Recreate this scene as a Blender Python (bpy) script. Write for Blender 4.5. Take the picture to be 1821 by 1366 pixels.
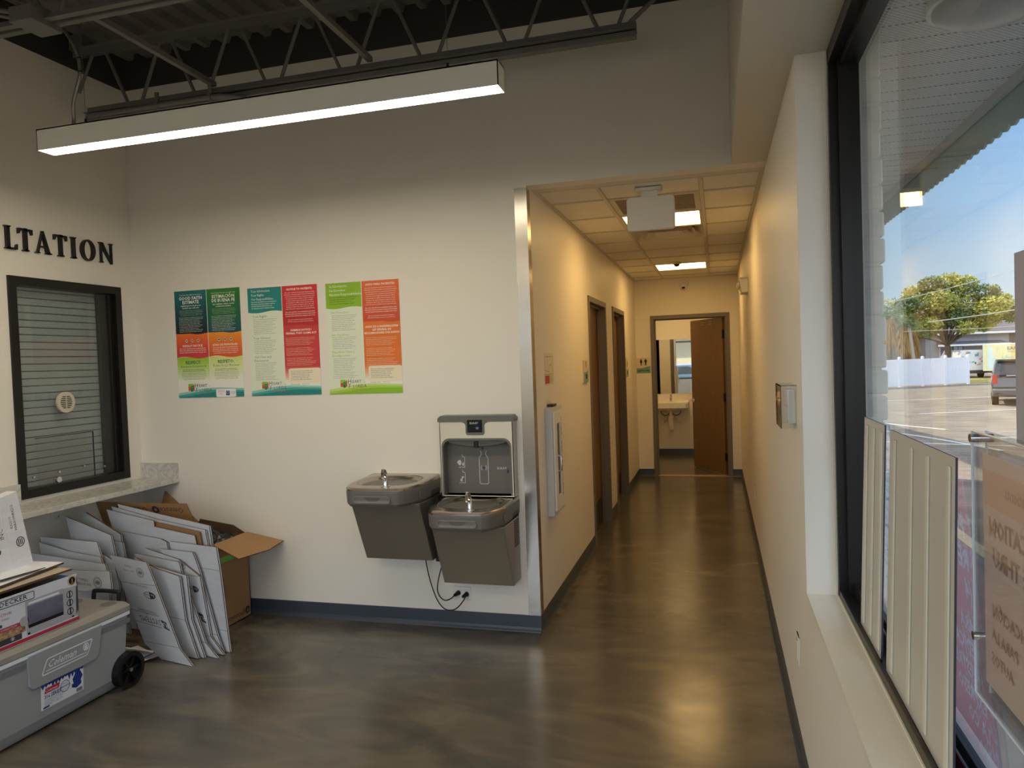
import bpy, math, random
from math import sin, cos, pi, radians
from mathutils import Vector, Matrix
random.seed(7)
for o in list(bpy.data.objects): bpy.data.objects.remove(o)
SC = bpy.context.scene
COL = SC.collection

# ------------------------------------------------------------------ camera
cam_d = bpy.data.cameras.new('camera'); cam = bpy.data.objects.new('camera', cam_d); COL.objects.link(cam)
CR = Vector((0.96232967, 0.26952926, -0.03571546)); CU = Vector((0.02599428, 0.03955179, 0.99887935)); CF = Vector((-0.27063982, 0.96217963, -0.03105564))
m3 = Matrix((CR, CU, -CF)).transposed()
cam.matrix_world = Matrix.Translation((1.0595, -4.2188, 1.6378)) @ m3.to_4x4()
cam_d.sensor_width = 36.0; cam_d.lens = 1298.23/1821*36.0; cam_d.clip_start = .03; cam_d.clip_end = 500
SC.camera = cam
# ------------------------------------------------------------------ world, sun, exposure
W = bpy.data.worlds.new('sky'); SC.world = W; W.use_nodes = True
nt = W.node_tree; nt.nodes.clear()
out = nt.nodes.new('ShaderNodeOutputWorld'); bg = nt.nodes.new('ShaderNodeBackground')
tc = nt.nodes.new('ShaderNodeTexCoord'); sx = nt.nodes.new('ShaderNodeSeparateXYZ'); rp = nt.nodes.new('ShaderNodeValToRGB')
nt.links.new(tc.outputs['Generated'], sx.inputs[0]); nt.links.new(sx.outputs['Z'], rp.inputs[0])
# pale glow of the low sun's side of the sky
dp = nt.nodes.new('ShaderNodeVectorMath'); dp.operation = 'DOT_PRODUCT'; dp.inputs[1].default_value = Vector((-.65, .40, .62)).normalized()
mx0 = nt.nodes.new('ShaderNodeMath'); mx0.operation = 'MAXIMUM'; mx0.inputs[1].default_value = 0; pw0 = nt.nodes.new('ShaderNodeMath'); pw0.operation = 'POWER'; pw0.inputs[1].default_value = 4
sc0 = nt.nodes.new('ShaderNodeVectorMath'); sc0.operation = 'SCALE'; sc0.inputs[0].default_value = (1.0, .92, .8); ad0 = nt.nodes.new('ShaderNodeVectorMath'); ad0.operation = 'ADD'
nt.links.new(tc.outputs['Generated'], dp.inputs[0]); nt.links.new(dp.outputs['Value'], mx0.inputs[0]); nt.links.new(mx0.outputs[0], pw0.inputs[0]); nt.links.new(pw0.outputs[0], sc0.inputs['Scale'])
nt.links.new(rp.outputs[0], ad0.inputs[0]); nt.links.new(sc0.outputs[0], ad0.inputs[1]); # added glow low in the unseen sky behind the camera, brightens the poster wall
dp1 = nt.nodes.new('ShaderNodeVectorMath'); dp1.operation = 'DOT_PRODUCT'; dp1.inputs[1].default_value = Vector((-.15, -.93, .30)).normalized()
mx1 = nt.nodes.new('ShaderNodeMath'); mx1.operation = 'MAXIMUM'; mx1.inputs[1].default_value = 0; pw1 = nt.nodes.new('ShaderNodeMath'); pw1.operation = 'POWER'; pw1.inputs[1].default_value = 3
sc1 = nt.nodes.new('ShaderNodeVectorMath'); sc1.operation = 'SCALE'; sc1.inputs[0].default_value = (2.3, 2.4, 2.65); ad1 = nt.nodes.new('ShaderNodeVectorMath'); ad1.operation = 'ADD'
nt.links.new(tc.outputs['Generated'], dp1.inputs[0]); nt.links.new(dp1.outputs['Value'], mx1.inputs[0]); nt.links.new(mx1.outputs[0], pw1.inputs[0]); nt.links.new(pw1.outputs[0], sc1.inputs['Scale'])
nt.links.new(ad0.outputs[0], ad1.inputs[0]); nt.links.new(sc1.outputs[0], ad1.inputs[1]); nt.links.new(ad1.outputs[0], bg.inputs[0]); nt.links.new(bg.outputs[0], out.inputs[0])
e = rp.color_ramp.elements
e[0].position = 0.0; e[0].color = (.50, .60, .68, 1); e[1].position = 1.0; e[1].color = (.36, .46, .62, 1)
for p, c in ((.05, (.46, .60, .71)), (.16, (.30, .48, .70)), (.30, (.16, .34, .64)), (.50, (.26, .41, .62))):
    k = e.new(p); k.color = (*c, 1)
bg.inputs[1].default_value = 1.25
sun_d = bpy.data.lights.new('sun', 'SUN'); sun = bpy.data.objects.new('sun', sun_d); COL.objects.link(sun)
sun_d.energy = 5.6; sun_d.angle = radians(.6); sun_d.color = (1, .88, .70)
sun.rotation_euler = Vector((.65, -.40, -.62)).to_track_quat('-Z', 'Y').to_euler()
SC.view_settings.view_transform = 'Standard'; SC.view_settings.look = 'None'
SC.view_settings.exposure = 0.42; SC.view_settings.gamma = 1.0; SC.view_settings.use_curve_mapping = False

# ------------------------------------------------------------------ materials
MATS = {}
def lin(c):
    return tuple((x/12.92 if x <= .04045 else ((x+.055)/1.055)**2.4) for x in c)
def mat(name, col, rough=.5, metal=0, noise=0, nscale=20, bump=0, bscale=80, spec=.5, emit=None, estr=0, stretch=None, col2=None, alpha=None, coat=0):
    if name in MATS: return MATS[name]
    m = bpy.data.materials.new(name); m.use_nodes = True; n = m.node_tree; b = n.nodes['Principled BSDF']
    c = (*lin(col), 1)
    b.inputs['Base Color'].default_value = c; b.inputs['Roughness'].default_value = rough; b.inputs['Metallic'].default_value = metal
    b.inputs['Specular IOR Level'].default_value = spec
    if coat: b.inputs['Coat Weight'].default_value = coat; b.inputs['Coat Roughness'].default_value = .15
    if emit: b.inputs['Emission Color'].default_value = (*emit, 1); b.inputs['Emission Strength'].default_value = estr
    t = n.nodes.new('ShaderNodeTexCoord'); mp = n.nodes.new('ShaderNodeMapping'); n.links.new(t.outputs['Object'], mp.inputs[0])
    if stretch: mp.inputs['Scale'].default_value = stretch
    if noise or col2:
        tx = n.nodes.new('ShaderNodeTexNoise'); tx.inputs['Scale'].default_value = nscale; tx.inputs['Detail'].default_value = 5
        n.links.new(mp.outputs[0], tx.inputs['Vector'])
        r = n.nodes.new('ShaderNodeValToRGB'); r.color_ramp.elements[0].position = .35; r.color_ramp.elements[1].position = .65
        d = 1-noise
        r.color_ramp.elements[0].color = (*[x*d for x in c[:3]], 1)
        r.color_ramp.elements[1].color = (*lin(col2), 1) if col2 else (*[min(1, x*(1+noise*.5)) for x in c[:3]], 1)
        n.links.new(tx.outputs['Fac'], r.inputs[0]); n.links.new(r.outputs[0], b.inputs['Base Color'])
    if bump:
        t2 = n.nodes.new('ShaderNodeTexNoise'); t2.inputs['Scale'].default_value = bscale; t2.inputs['Detail'].default_value = 3
        n.links.new(mp.outputs[0], t2.inputs['Vector'])
        bp = n.nodes.new('ShaderNodeBump'); bp.inputs['Strength'].default_value = bump; bp.inputs['Distance'].default_value = .002
        n.links.new(t2.outputs['Fac'], bp.inputs['Height']); n.links.new(bp.outputs[0], b.inputs['Normal'])
    MATS[name] = m; return m
def glassmat(name, tint=(1, 1, 1), k=1.0, rough=0.0):
    m = bpy.data.materials.new(name); m.use_nodes = True; n = m.node_tree; n.nodes.clear()
    o = n.nodes.new('ShaderNodeOutputMaterial'); mx = n.nodes.new('ShaderNodeMixShader'); tr = n.nodes.new('ShaderNodeBsdfTransparent'); gl = n.nodes.new('ShaderNodeBsdfGlossy')
    lw = n.nodes.new('ShaderNodeLayerWeight'); lw.inputs['Blend'].default_value = .5
    pw = n.nodes.new('ShaderNodeMath'); pw.operation = 'POWER'; pw.inputs[1].default_value = 5
    ma = n.nodes.new('ShaderNodeMath'); ma.operation = 'MULTIPLY_ADD'; ma.inputs[1].default_value = .96*k; ma.inputs[2].default_value = .04*k
    n.links.new(lw.outputs['Facing'], pw.inputs[0]); n.links.new(pw.outputs[0], ma.inputs[0]); n.links.new(ma.outputs[0], mx.inputs[0])
    tr.inputs[0].default_value = (*tint, 1); gl.inputs['Roughness'].default_value = rough
    n.links.new(tr.outputs[0], mx.inputs[1]); n.links.new(gl.outputs[0], mx.inputs[2]); n.links.new(mx.outputs[0], o.inputs[0])
    MATS[name] = m; return m

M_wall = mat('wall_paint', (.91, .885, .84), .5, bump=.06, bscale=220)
M_soff_dim = mat('soffit_paint_dimmed', (.82, .795, .74), .5, bump=.05, bscale=220)  # wall paint darkened, the soffit's weak light put into the colour
M_black = mat('black_paint', (.23, .225, .21), .75, bump=.1)
M_deck = mat('deck_paint', (.47, .46, .44), .6)
M_joist = mat('joist_paint', (.44, .435, .415), .5)
M_base = mat('rubber_base', (.24, .27, .315), .38, bump=.05)
M_frame = mat('door_frame_paint', (.44, .42, .39), .4, bump=.04)
M_door = mat('door_wood', (.47, .335, .19), .38, noise=.12, nscale=9, stretch=(6, 6, .5))
M_steel = mat('stainless', (.70, .675, .64), .22, 1, bump=.35, bscale=9, stretch=(1, 1, .25))
M_ceiltile = mat('ceiling_tile', (.90, .88, .83), .85, bump=.5, bscale=300)
M_tbar = mat('ceiling_grid', (.80, .77, .71), .5)
M_alum = mat('window_frame', (.115, .105, .10), .35, .3, bump=.03)
M_sill = mat('sill_paint', (.88, .86, .81), .38, bump=.08, bscale=150)
M_white = mat('white_plastic', (.90, .89, .86), .4)
M_chrome = mat('chrome', (.86, .86, .86), .1, 1)
M_mirror = mat('mirror', (.93, .94, .94), .02, 1)
M_blk = mat('black_plastic', (.05, .05, .055), .4)
M_ink = mat('black_ink', (.09, .09, .10), .7)
M_glass = glassmat('window_glass', (.97, .99, .985), .9)
M_acryl = glassmat('acrylic', (.96, .97, .98), 1.3, .02)
M_shinyw = mat('ceramic', (.92, .90, .86), .15)

# ------------------------------------------------------------------ mesh builder
class MB:
    def __init__(s, M=None): s.v = []; s.f = []; s.m = []; s.M = M or Matrix.Identity(4); s.sm = set()
    def add(s, vs, fs, mi=0, smooth=False):
        b = len(s.v)
        for p in vs: s.v.append(tuple(s.M @ Vector(p)))
        for f in fs:
            if smooth: s.sm.add(len(s.f))
            s.f.append(tuple(b+i for i in f)); s.m.append(mi)
        return s
    def box(s, x0, x1, y0, y1, z0, z1, mi=0):
        return s.add([(x0,y0,z0),(x1,y0,z0),(x1,y1,z0),(x0,y1,z0),(x0,y0,z1),(x1,y0,z1),(x1,y1,z1),(x0,y1,z1)],
            [(0,3,2,1),(4,5,6,7),(0,1,5,4),(1,2,6,5),(2,3,7,6),(3,0,4,7)], mi)
    def bbox(s, x0, x1, y0, y1, z0, z1, r=.005, mi=0):
        # box with every vertical, and horizontal, edge chamfered
        def ring(k, z):
            a, b, c, d = x0+k, x1-k, y0+k, y1-k
            return [(a+r,c,z),(b-r,c,z),(b,c+r,z),(b,d-r,z),(b-r,d,z),(a+r,d,z),(a,d-r,z),(a,c+r,z)]
        rs = [ring(r*.6, z0), ring(0, z0+r), ring(0, z1-r), ring(r*.6, z1)]
        v = sum(rs, []); f = [tuple(range(7, -1, -1)), tuple(range(24, 32))]
        for k in range(3):
            for i in range(8): j = (i+1) % 8; f.append((k*8+i, k*8+j, k*8+8+j, k*8+8+i))
        return s.add(v, f, mi)
    def prism(s, pts, fn, t0, t1, mi=0, mside=None, smooth=False):
        # pts: 2D outline, fn(u, v, t) -> 3D
        n = len(pts)
        v = [fn(u, w, t0) for u, w in pts]+[fn(u, w, t1) for u, w in pts]
        s.add(v, [tuple(range(n-1, -1, -1)), tuple(range(n, 2*n))], mi)
        b = len(s.v)-2*n; ms = mi if mside is None else mside
        for i in range(n):
            j = (i+1) % n
            if smooth: s.sm.add(len(s.f))
            s.f.append((b+i, b+j, b+n+j, b+n+i)); s.m.append(ms)
        return s
    def plate(s, outer, inner, fn, t0, t1, mi=0):
        # ring plate between two outlines that have the same number of points
        n = len(outer)
        v = [fn(u, w, t0) for u, w in outer]+[fn(u, w, t0) for u, w in inner]+[fn(u, w, t1) for u, w in outer]+[fn(u, w, t1) for u, w in inner]
        f = []
        for i in range(n):
            j = (i+1) % n
            f += [(i, n+i, n+j, j), (2*n+i, 2*n+j, 3*n+j, 3*n+i), (i, j, 2*n+j, 2*n+i), (n+i, 3*n+i, 3*n+j, n+j)]
        return s.add(v, f, mi)
    def quad(s, a, b, c, d, mi=0): return s.add([a, b, c, d], [(0, 1, 2, 3)], mi)
    def cyl(s, a, b, r, mi=0, n=16, r2=None, caps=True):
        a = Vector(a); b = Vector(b); d = (b-a).normalized(); u = d.orthogonal().normalized(); w = d.cross(u); r2 = r if r2 is None else r2
        v = [a+(u*cos(2*pi*i/n)+w*sin(2*pi*i/n))*r for i in range(n)]+[b+(u*cos(2*pi*i/n)+w*sin(2*pi*i/n))*r2 for i in range(n)]
        s.add(v, [(i, (i+1) % n, n+(i+1) % n, n+i) for i in range(n)], mi, smooth=True)
        if caps: s.add(v, [tuple(range(n-1, -1, -1)), tuple(range(n, 2*n))], mi)
        return s
    def tube(s, pts, r, mi=0, n=10, rr=None):
        P = [Vector(p) for p in pts]; u = None; v = []
        for i, p in enumerate(P):
            d = (P[min(i+1, len(P)-1)]-P[max(i-1, 0)]).normalized()
            if u is None: u = d.orthogonal().normalized()
            u = (u-d*u.dot(d)).normalized(); w = d.cross(u); q = rr[i] if rr else r
            v += [p+(u*cos(2*pi*k/n)+w*sin(2*pi*k/n))*q for k in range(n)]
        f = [(i*n+k, i*n+(k+1) % n, (i+1)*n+(k+1) % n, (i+1)*n+k) for i in range(len(P)-1) for k in range(n)]
        s.add(v, f, mi, smooth=True); s.add(v[:n]+v[-n:], [tuple(range(n-1, -1, -1)), tuple(range(n, 2*n))], mi)
        return s
    def ball(s, c, r, mi=0, nu=16, nv=10, sc=(1, 1, 1), v0=0, v1=pi):
        v = []; f = []
        for i in range(nv+1):
            t = v0+(v1-v0)*i/nv
            for k in range(nu): v.append((c[0]+r*sc[0]*sin(t)*cos(2*pi*k/nu), c[1]+r*sc[1]*sin(t)*sin(2*pi*k/nu), c[2]+r*sc[2]*cos(t)))
        for i in range(nv):
            for k in range(nu): f.append((i*nu+k, (i+1)*nu+k, (i+1)*nu+(k+1) % nu, i*nu+(k+1) % nu))
        return s.add(v, f, mi, smooth=True)
    def text(s, txt, fn, size, mi=0, align='LEFT', bold=0, t=0, res=1, sx=1.0, shear=0):
        # fn(u, v, t) -> 3D ; u, v in metres from the text's origin
        key = (txt, align, bold, res, shear)
        if key not in TX:
            c = bpy.data.curves.new('t', 'FONT'); c.body = txt; c.size = 1; c.align_x = align; c.offset = bold; c.resolution_u = res; c.shear = shear
            o = bpy.data.objects.new('t', c); COL.objects.link(o)
            me = bpy.data.meshes.new_from_object(o.evaluated_get(bpy.context.evaluated_depsgraph_get()))
            TX[key] = ([tuple(v.co) for v in me.vertices], [tuple(p.vertices) for p in me.polygons])
            bpy.data.objects.remove(o); bpy.data.curves.remove(c); bpy.data.meshes.remove(me)
        v, f = TX[key]
        return s.add([fn(x*size*sx, y*size, t) for x, y, z in v], f, mi)
    def build(s, name, mats, parent=None, smooth=False, bevel=0):
        me = bpy.data.meshes.new(name); me.from_pydata(s.v, [], s.f)
        for m in (mats if isinstance(mats, (list, tuple)) else [mats]): me.materials.append(m)
        for i, p in enumerate(me.polygons):
            p.material_index = s.m[i]; p.use_smooth = smooth or i in s.sm
        me.validate(); me.update()
        o = bpy.data.objects.new(name, me); COL.objects.link(o)
        if parent: o.parent = parent; o.matrix_parent_inverse = parent.matrix_world.inverted() if False else Matrix.Translation(-Vector(parent.location))
        if bevel:
            b = o.modifiers.new('bevel', 'BEVEL'); b.width = bevel; b.segments = 2; b.limit_method = 'ANGLE'; b.angle_limit = radians(40)
        return o
TX = {}
def thing(name, label, cat, loc=(0, 0, 0), group=None):
    o = bpy.data.objects.new(name, None); COL.objects.link(o); o.location = loc; o.empty_display_size = .1
    o['label'] = label; o['category'] = cat
    if group: o['group'] = group
    return o
def tag(o, label, cat, group=None, kind=None):
    o['label'] = label; o['category'] = cat
    if group: o['group'] = group
    if kind: o['kind'] = kind
    return o
def struct(o): o['kind'] = 'structure'; return o
def sthing(name):
    o = bpy.data.objects.new(name, None); COL.objects.link(o); o['kind'] = 'structure'; return o
def rrect(u0, u1, v0, v1, r, n=5):
    p = []
    for cx, cy, a in ((u1-r, v1-r, 0), (u0+r, v1-r, 90), (u0+r, v0+r, 180), (u1-r, v0+r, 270)):
        for i in range(n+1): t = radians(a+90*i/n); p.append((cx+r*cos(t), cy+r*sin(t)))
    return p
def ell(cu, cv, a, b, n=20): return [(cu+a*cos(2*pi*i/n), cv+b*sin(2*pi*i/n)) for i in range(n)]
FXY = lambda u, v, t: (u, v, t)           # plan outline, height t
FY = lambda y: (lambda u, v, t: (u, y-t, v))    # on a wall facing -y
FXp = lambda x: (lambda u, v, t: (x+t, u, v))   # on a wall facing +x ; u = y
FXm = lambda x: (lambda u, v, t: (x-t, u, v))   # on a wall facing -x ; u = y

# ================================================================== SETTING
XL, WR, LC, HC, XS, YC, HS, XG = -2.85, 1.348, 5.853, 2.671, 1.163, -1.4515, .7693, 1.4515
ZD = 3.80; YF = -7.0
# floor
def floor_mat():
    m = bpy.data.materials.new('polished_concrete'); m.use_nodes = True; n = m.node_tree; b = n.nodes['Principled BSDF']
    t = n.nodes.new('ShaderNodeTexCoord')
    mp = n.nodes.new('ShaderNodeMapping'); mp.inputs['Scale'].default_value = (1.0, 2.2, 1); mp.inputs['Rotation'].default_value = (0, 0, .25); n.links.new(t.outputs['Object'], mp.inputs[0])
    a = n.nodes.new('ShaderNodeTexNoise'); a.inputs['Scale'].default_value = 1.3; a.inputs['Detail'].default_value = 7; a.inputs['Distortion'].default_value = 1.6
    n.links.new(mp.outputs[0], a.inputs['Vector'])
    r = n.nodes.new('ShaderNodeValToRGB'); E = r.color_ramp.elements
    E[0].position = .3; E[0].color = (*lin((.29, .275, .245)), 1); E[1].position = .72; E[1].color = (*lin((.43, .405, .355)), 1)
    k = E.new(.5); k.color = (*lin((.345, .325, .29)), 1); k = E.new(.58); k.color = (*lin((.385, .355, .305)), 1)
    n.links.new(a.outputs['Fac'], r.inputs[0]); n.links.new(r.outputs[0], b.inputs['Base Color'])
    c = n.nodes.new('ShaderNodeTexNoise'); c.inputs['Scale'].default_value = 3; n.links.new(mp.outputs[0], c.inputs['Vector'])
    rr = n.nodes.new('ShaderNodeMapRange'); rr.inputs['To Min'].default_value = .15; rr.inputs['To Max'].default_value = .27
    n.links.new(c.outputs['Fac'], rr.inputs[0]); n.links.new(rr.outputs[0], b.inputs['Roughness'])
    d = n.nodes.new('ShaderNodeTexNoise'); d.inputs['Scale'].default_value = 160; d.inputs['Detail'].default_value = 2; n.links.new(t.outputs['Object'], d.inputs['Vector'])
    bp = n.nodes.new('ShaderNodeBump'); bp.inputs['Strength'].default_value = .12; bp.inputs['Distance'].default_value = .002
    n.links.new(d.outputs['Fac'], bp.inputs['Height']); n.links.new(bp.outputs[0], b.inputs['Normal'])
    b.inputs['Specular IOR Level'].default_value = .75
    return m
struct(MB().box(-3.0, 1.5, YF-.1, 8.2, -.12, 0).build('floor', floor_mat()))
# wall_back (poster wall) and its header above the corridor mouth
w = MB().box(XL-.12, 0, 0, .12, 0, 3.6).box(0, WR+.1, 0, .12, HC, 3.6)
struct(w.build('wall_back', M_wall))
struct(MB().box(XL-.12, WR+.25, 0, .12, 3.6, 3.98).box(XL-.12, XL, YF, 0, 3.6, 3.98).build('trim_1', M_black))
# wall_left with transaction window
struct(MB().box(XL-.12, XL, YF, -.947, 0, 3.6).box(XL-.12, XL, -.122, 0, 0, 3.6).box(XL-.12, XL, -.947, -.122, 0, .935).box(XL-.12, XL, -.947, -.122, 2.236, 3.6).build('wall_left', M_wall))
# room beyond the transaction window
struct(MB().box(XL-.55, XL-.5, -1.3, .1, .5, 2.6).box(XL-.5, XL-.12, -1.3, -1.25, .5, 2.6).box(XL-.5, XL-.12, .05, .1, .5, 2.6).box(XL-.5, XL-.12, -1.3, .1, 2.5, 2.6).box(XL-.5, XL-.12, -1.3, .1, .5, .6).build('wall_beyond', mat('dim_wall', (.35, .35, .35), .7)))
# corridor left wall with two door openings
D1a, D1b, D2a, D2b, HD = 2.041, 3.066, 3.555, 4.560, 2.184
w = MB(); FT = .045
for y0, y1 in ((0.12, D1a+FT), (D1b-FT, D2a+FT), (D2b-FT, LC+.12)): w.box(-.12, 0, y0, y1, 0, 2.8)
for y0, y1 in ((D1a+FT, D1b-FT), (D2a+FT, D2b-FT)): w.box(-.12, 0, y0, y1, HD-FT, 2.8)
struct(w.build('wall_corridor_left', M_wall))
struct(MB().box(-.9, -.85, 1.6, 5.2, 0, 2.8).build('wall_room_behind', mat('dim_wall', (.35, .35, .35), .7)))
# right wall: full height along corridor, low wall under the window
struct(MB().box(WR, 1.56, YC, 8.2, 0, 2.8).box(WR, 1.56, YF, YC, 0, HS-.02).build('wall_right', M_wall))
struct(MB().box(WR, 1.462, YF, YC, HS-.02, HS).build('trim_2', M_sill))
# far wall with restroom door
FL, FR = .2043, 1.2341
struct(MB().box(-.12, FL+FT, LC, LC+.12, 0, 2.8).box(FR-FT, WR, LC, LC+.12, 0, 2.8).box(FL+FT, FR-FT, LC, LC+.12, HD-FT, 2.8).build('wall_far', M_wall))
# restroom
struct(MB().box(-.9, WR, 8.05, 8.15, 0, 2.6).build('wall_restroom', M_wall)); struct(MB().box(-.9, -.8, LC+.12, 8.05, 0, 2.6).build('wall_restroom_side', M_wall))
struct(MB().box(-.9, WR, LC+.12, 8.15, 2.6, 2.7).build('ceiling_restroom', M_soff_dim))
struct(MB().box(-.8, WR, 8.035, 8.05, 0, .102).build('baseboard_restroom', M_base))
# soffit along the window wall + drywall margins of corridor ceiling
struct(MB().box(XS, 1.56, YF, 0, HC, 3.98).build('ceiling_soffit', M_soff_dim))
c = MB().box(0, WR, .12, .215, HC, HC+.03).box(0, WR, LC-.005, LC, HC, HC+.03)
struct(c.build('ceiling_margin', M_soff_dim))
rows = [.215]+[.605+.61*k for k in range(9)]+[LC]
cols = [0, .385, .995, WR]
tb = MB()
for x in cols[1:3]: tb.box(x-.012, x+.012, .215, LC, HC-.002, HC+.03)
for x0, x1 in ((0, .022), (WR-.022, WR)): tb.box(x0, x1, .215, LC, HC-.002, HC+.02)
for y in rows: tb.box(0, WR, y-.012, y+.012, HC-.001, HC+.03)
struct(tb.build('ceiling_grid', M_tbar))
tl = MB(); special = {(1, 1), (1, 2), (1, 3), (1, 7)}
for i in range(3):
    for j in range(len(rows)-1):
        if (i, j) in special: continue
        x0, x1, y0, y1 = cols[i]+.014, cols[i+1]-.014, rows[j]+.014, rows[j+1]-.014
        if i == 0: x0 = .024
        if i == 2: x1 = WR-.024
        tl.box(x0, x1, y0, y1, HC+.006, HC+.02)
struct(tl.build('ceiling_corridor', M_ceiltile))
struct(MB().box(-.1, 1.5, .12, 8.2, 2.82, 2.9).build('ceiling_upper', M_black))
# corrugated deck, ribs running along y
pr = []; x = XL-.1
while x < 1.5:
    pr += [(x, ZD), (x+.045, ZD), (x+.06, ZD+.04), (x+.14, ZD+.04)]; x += .155
pr += [(x, ZD), (x, ZD+.12), (XL-.1, ZD+.12)]
struct(MB().prism(pr, lambda u, v, t: (u, t, v), YF, 0).build('ceiling', M_deck))
# roof slab (casts the building's shade) and front wall behind the camera
struct(MB().box(-4, 1.6, YF-.2, 9, 4.0, 4.5).box(-3.2, -3.0, YF-.2, 9, 0, 4.0).box(-4, 1.6, 8.3, 8.4, 0, 4).build('wall_shell', M_black))
f = MB().box(XL-.12, 1.56, YF-.15, YF, 0, .77).box(XL-.12, 1.56, YF-.15, YF, HC, 4.0)
struct(f.build('wall_front', M_wall))
wf = sthing('window_3'); fm = MB()
for x in (-2.85, -1.1, .65, 1.35): fm.box(x-.03 if x > -2.8 else x, x+.03, YF-.11, YF, .77, HC)
fm.box(XL, 1.4, YF-.11, YF, .77, .83).box(XL, 1.4, YF-.11, YF, HC-.06, HC).box(XL, 1.4, YF-.09, YF-.03, 2.1, 2.15)
fm.build('window_frame', M_alum, wf)
MB().box(XL, 1.4, YF-.06, YF-.054, .8, HC-.03).build('glass_pane', M_glass, wf)
# baseboards (coved rubber base with toe)
def base(a, b, nrm, name):
    a = Vector((*a, 0)); b = Vector((*b, 0)); n = Vector((*nrm, 0)); m = MB()
    pr = [(0, 0), (.016, 0), (.013, .006), (.007, .014), (.0035, .028), (.0035, .100), (.002, .102), (0, .102)]
    v = [a+n*p+Vector((0, 0, q)) for p, q in pr]+[b+n*p+Vector((0, 0, q)) for p, q in pr]; k = len(pr)
    m.add(v, [tuple(range(k)), tuple(range(2*k-1, k-1, -1))]+[(i, k+i, k+(i+1) % k, (i+1) % k) for i in range(k)])
    return struct(m.build(name, M_base))
base((XL, 0), (.004, 0), (0, -1), 'baseboard_back')
base((XL, YF), (XL, 0), (1, 0), 'baseboard_left')
base((0, 0), (0, D1a), (1, 0), 'baseboard_corridor')
base((0, D1b), (0, D2a), (1, 0), 'baseboard_corridor.001')
base((0, D2b), (0, LC), (1, 0), 'baseboard_corridor.002')
base((0, LC), (FL, LC), (0, -1), 'baseboard_far')
base((FR, LC), (WR, LC), (0, -1), 'baseboard_far.001')
base((WR, YF), (WR, LC), (-1, 0), 'baseboard_right')
# stainless corner guard
g = MB().box(-.072, .0, -.0035, 0, .102, 2.66).box(0, .0035, -.0035, .072, .102, 2.66)
struct(g.build('trim_3', M_steel))

# ---- doors
def dframe(name, wall, a, b, pos, depth=.14):
    """hollow-metal frame round an opening a..b; wall 'x' = in plane x=pos, opening along y; 'y' = in plane y=pos"""
    d = sthing(name); m = MB(); w = .05
    def bx(u0, u1, z0, z1, t0, t1):
        if wall == 'x': m.box(pos+t0, pos+t1, u0, u1, z0, z1)
        else: m.box(u0, u1, pos-t1, pos-t0, z0, z1)
    bx(a, a+w, 0, HD, -depth, .012); bx(b-w, b, 0, HD, -depth, .012); bx(a+w, b-w, HD-w, HD, -depth, .012)
    bx(a+w, a+w+.016, 0, HD-w, -.075, -.045); bx(b-w-.016, b-w, 0, HD-w, -.075, -.045); bx(a+w, b-w, HD-w-.016, HD-w, -.075, -.045)
    m.build('door_frame', M_frame, d, bevel=.002)
    return d
M_kick = mat('kick_plate', (.22, .20, .18), .35, .6)
def lever(parent, M):
    m = MB(M)
    m.cyl((0, 0, 0), (0, -.012, 0), .032, n=24).cyl((0, -.012, 0), (0, -.055, 0), .011)
    m.tube([(0, -.05, 0), (.03, -.056, 0), (.07, -.054, .002), (.115, -.05, -.004)], .009, rr=[.011, .010, .009, .007])
    return m.build('door_handle', M_chrome, parent)
for nm, a, b in (('door_1', D1a, D1b), ('door_2', D2a, D2b)):
    d = dframe(nm, 'x', a, b, 0)
    s = MB().box(-.118, -.078, a+.052, b-.052, .012, HD-.055).build('door_leaf', M_door, d)
    MB().box(-.078, -.076, a+.07, b-.07, .03, .26).build('kick_plate', M_kick, s)
    if nm == 'door_2':
        lever(s, Matrix.Translation((-.078, D2a+.12, 1.0)) @ Matrix.Rotation(radians(90), 4, 'Z'))
d = dframe('door_3', 'y', FL, FR, LC)
# restroom door leaf, swung open into the restroom, hinged on the right
hx, hy = FR-.055, LC+.10; ang = math.atan2(6.815-hy, .70-hx)
R = Matrix.Translation((hx, hy, 0)) @ Matrix.Rotation(ang, 4, 'Z')
leaf = MB(R).box(0, .90, -.0, .044, .012, HD-.056).build('door_leaf', M_door, d, bevel=.002)
L2 = R @ Matrix.Translation((.84, .044, .985)) @ Matrix.Rotation(radians(180), 4, 'Z')
mm = MB(L2)
mm.cyl((0, 0, 0), (0, -.012, 0), .032, n=24).cyl((0, -.012, 0), (0, -.055, 0), .011).tube([(0, -.05, 0), (.03, -.056, 0), (.07, -.054, .002), (.115, -.05, -.004)], .009)
mm.build('door_handle', M_chrome, leaf)
for z in (.25, 1.05, 1.9):
    MB(R).box(-.012, .002, .0, .046, z-.055, z+.055).cyl((-.008, .05, z-.055), (-.008, .05, z+.055), .007).build('hinge', M_kick, leaf)
sc = MB(R)
for u in (.30, .345, .52, .565):
    for z in (2.085, 2.055): sc.cyl((u, .0435, z), (u, .0465, z), .006, n=8)
sc.build('screw_holes', M_white, leaf)
struct(MB().box(FL+.05, FR-.05, LC-.005, LC+.12, 0, .006).build('trim_4', mat('threshold', (.62, .55, .42), .4)))

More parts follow.
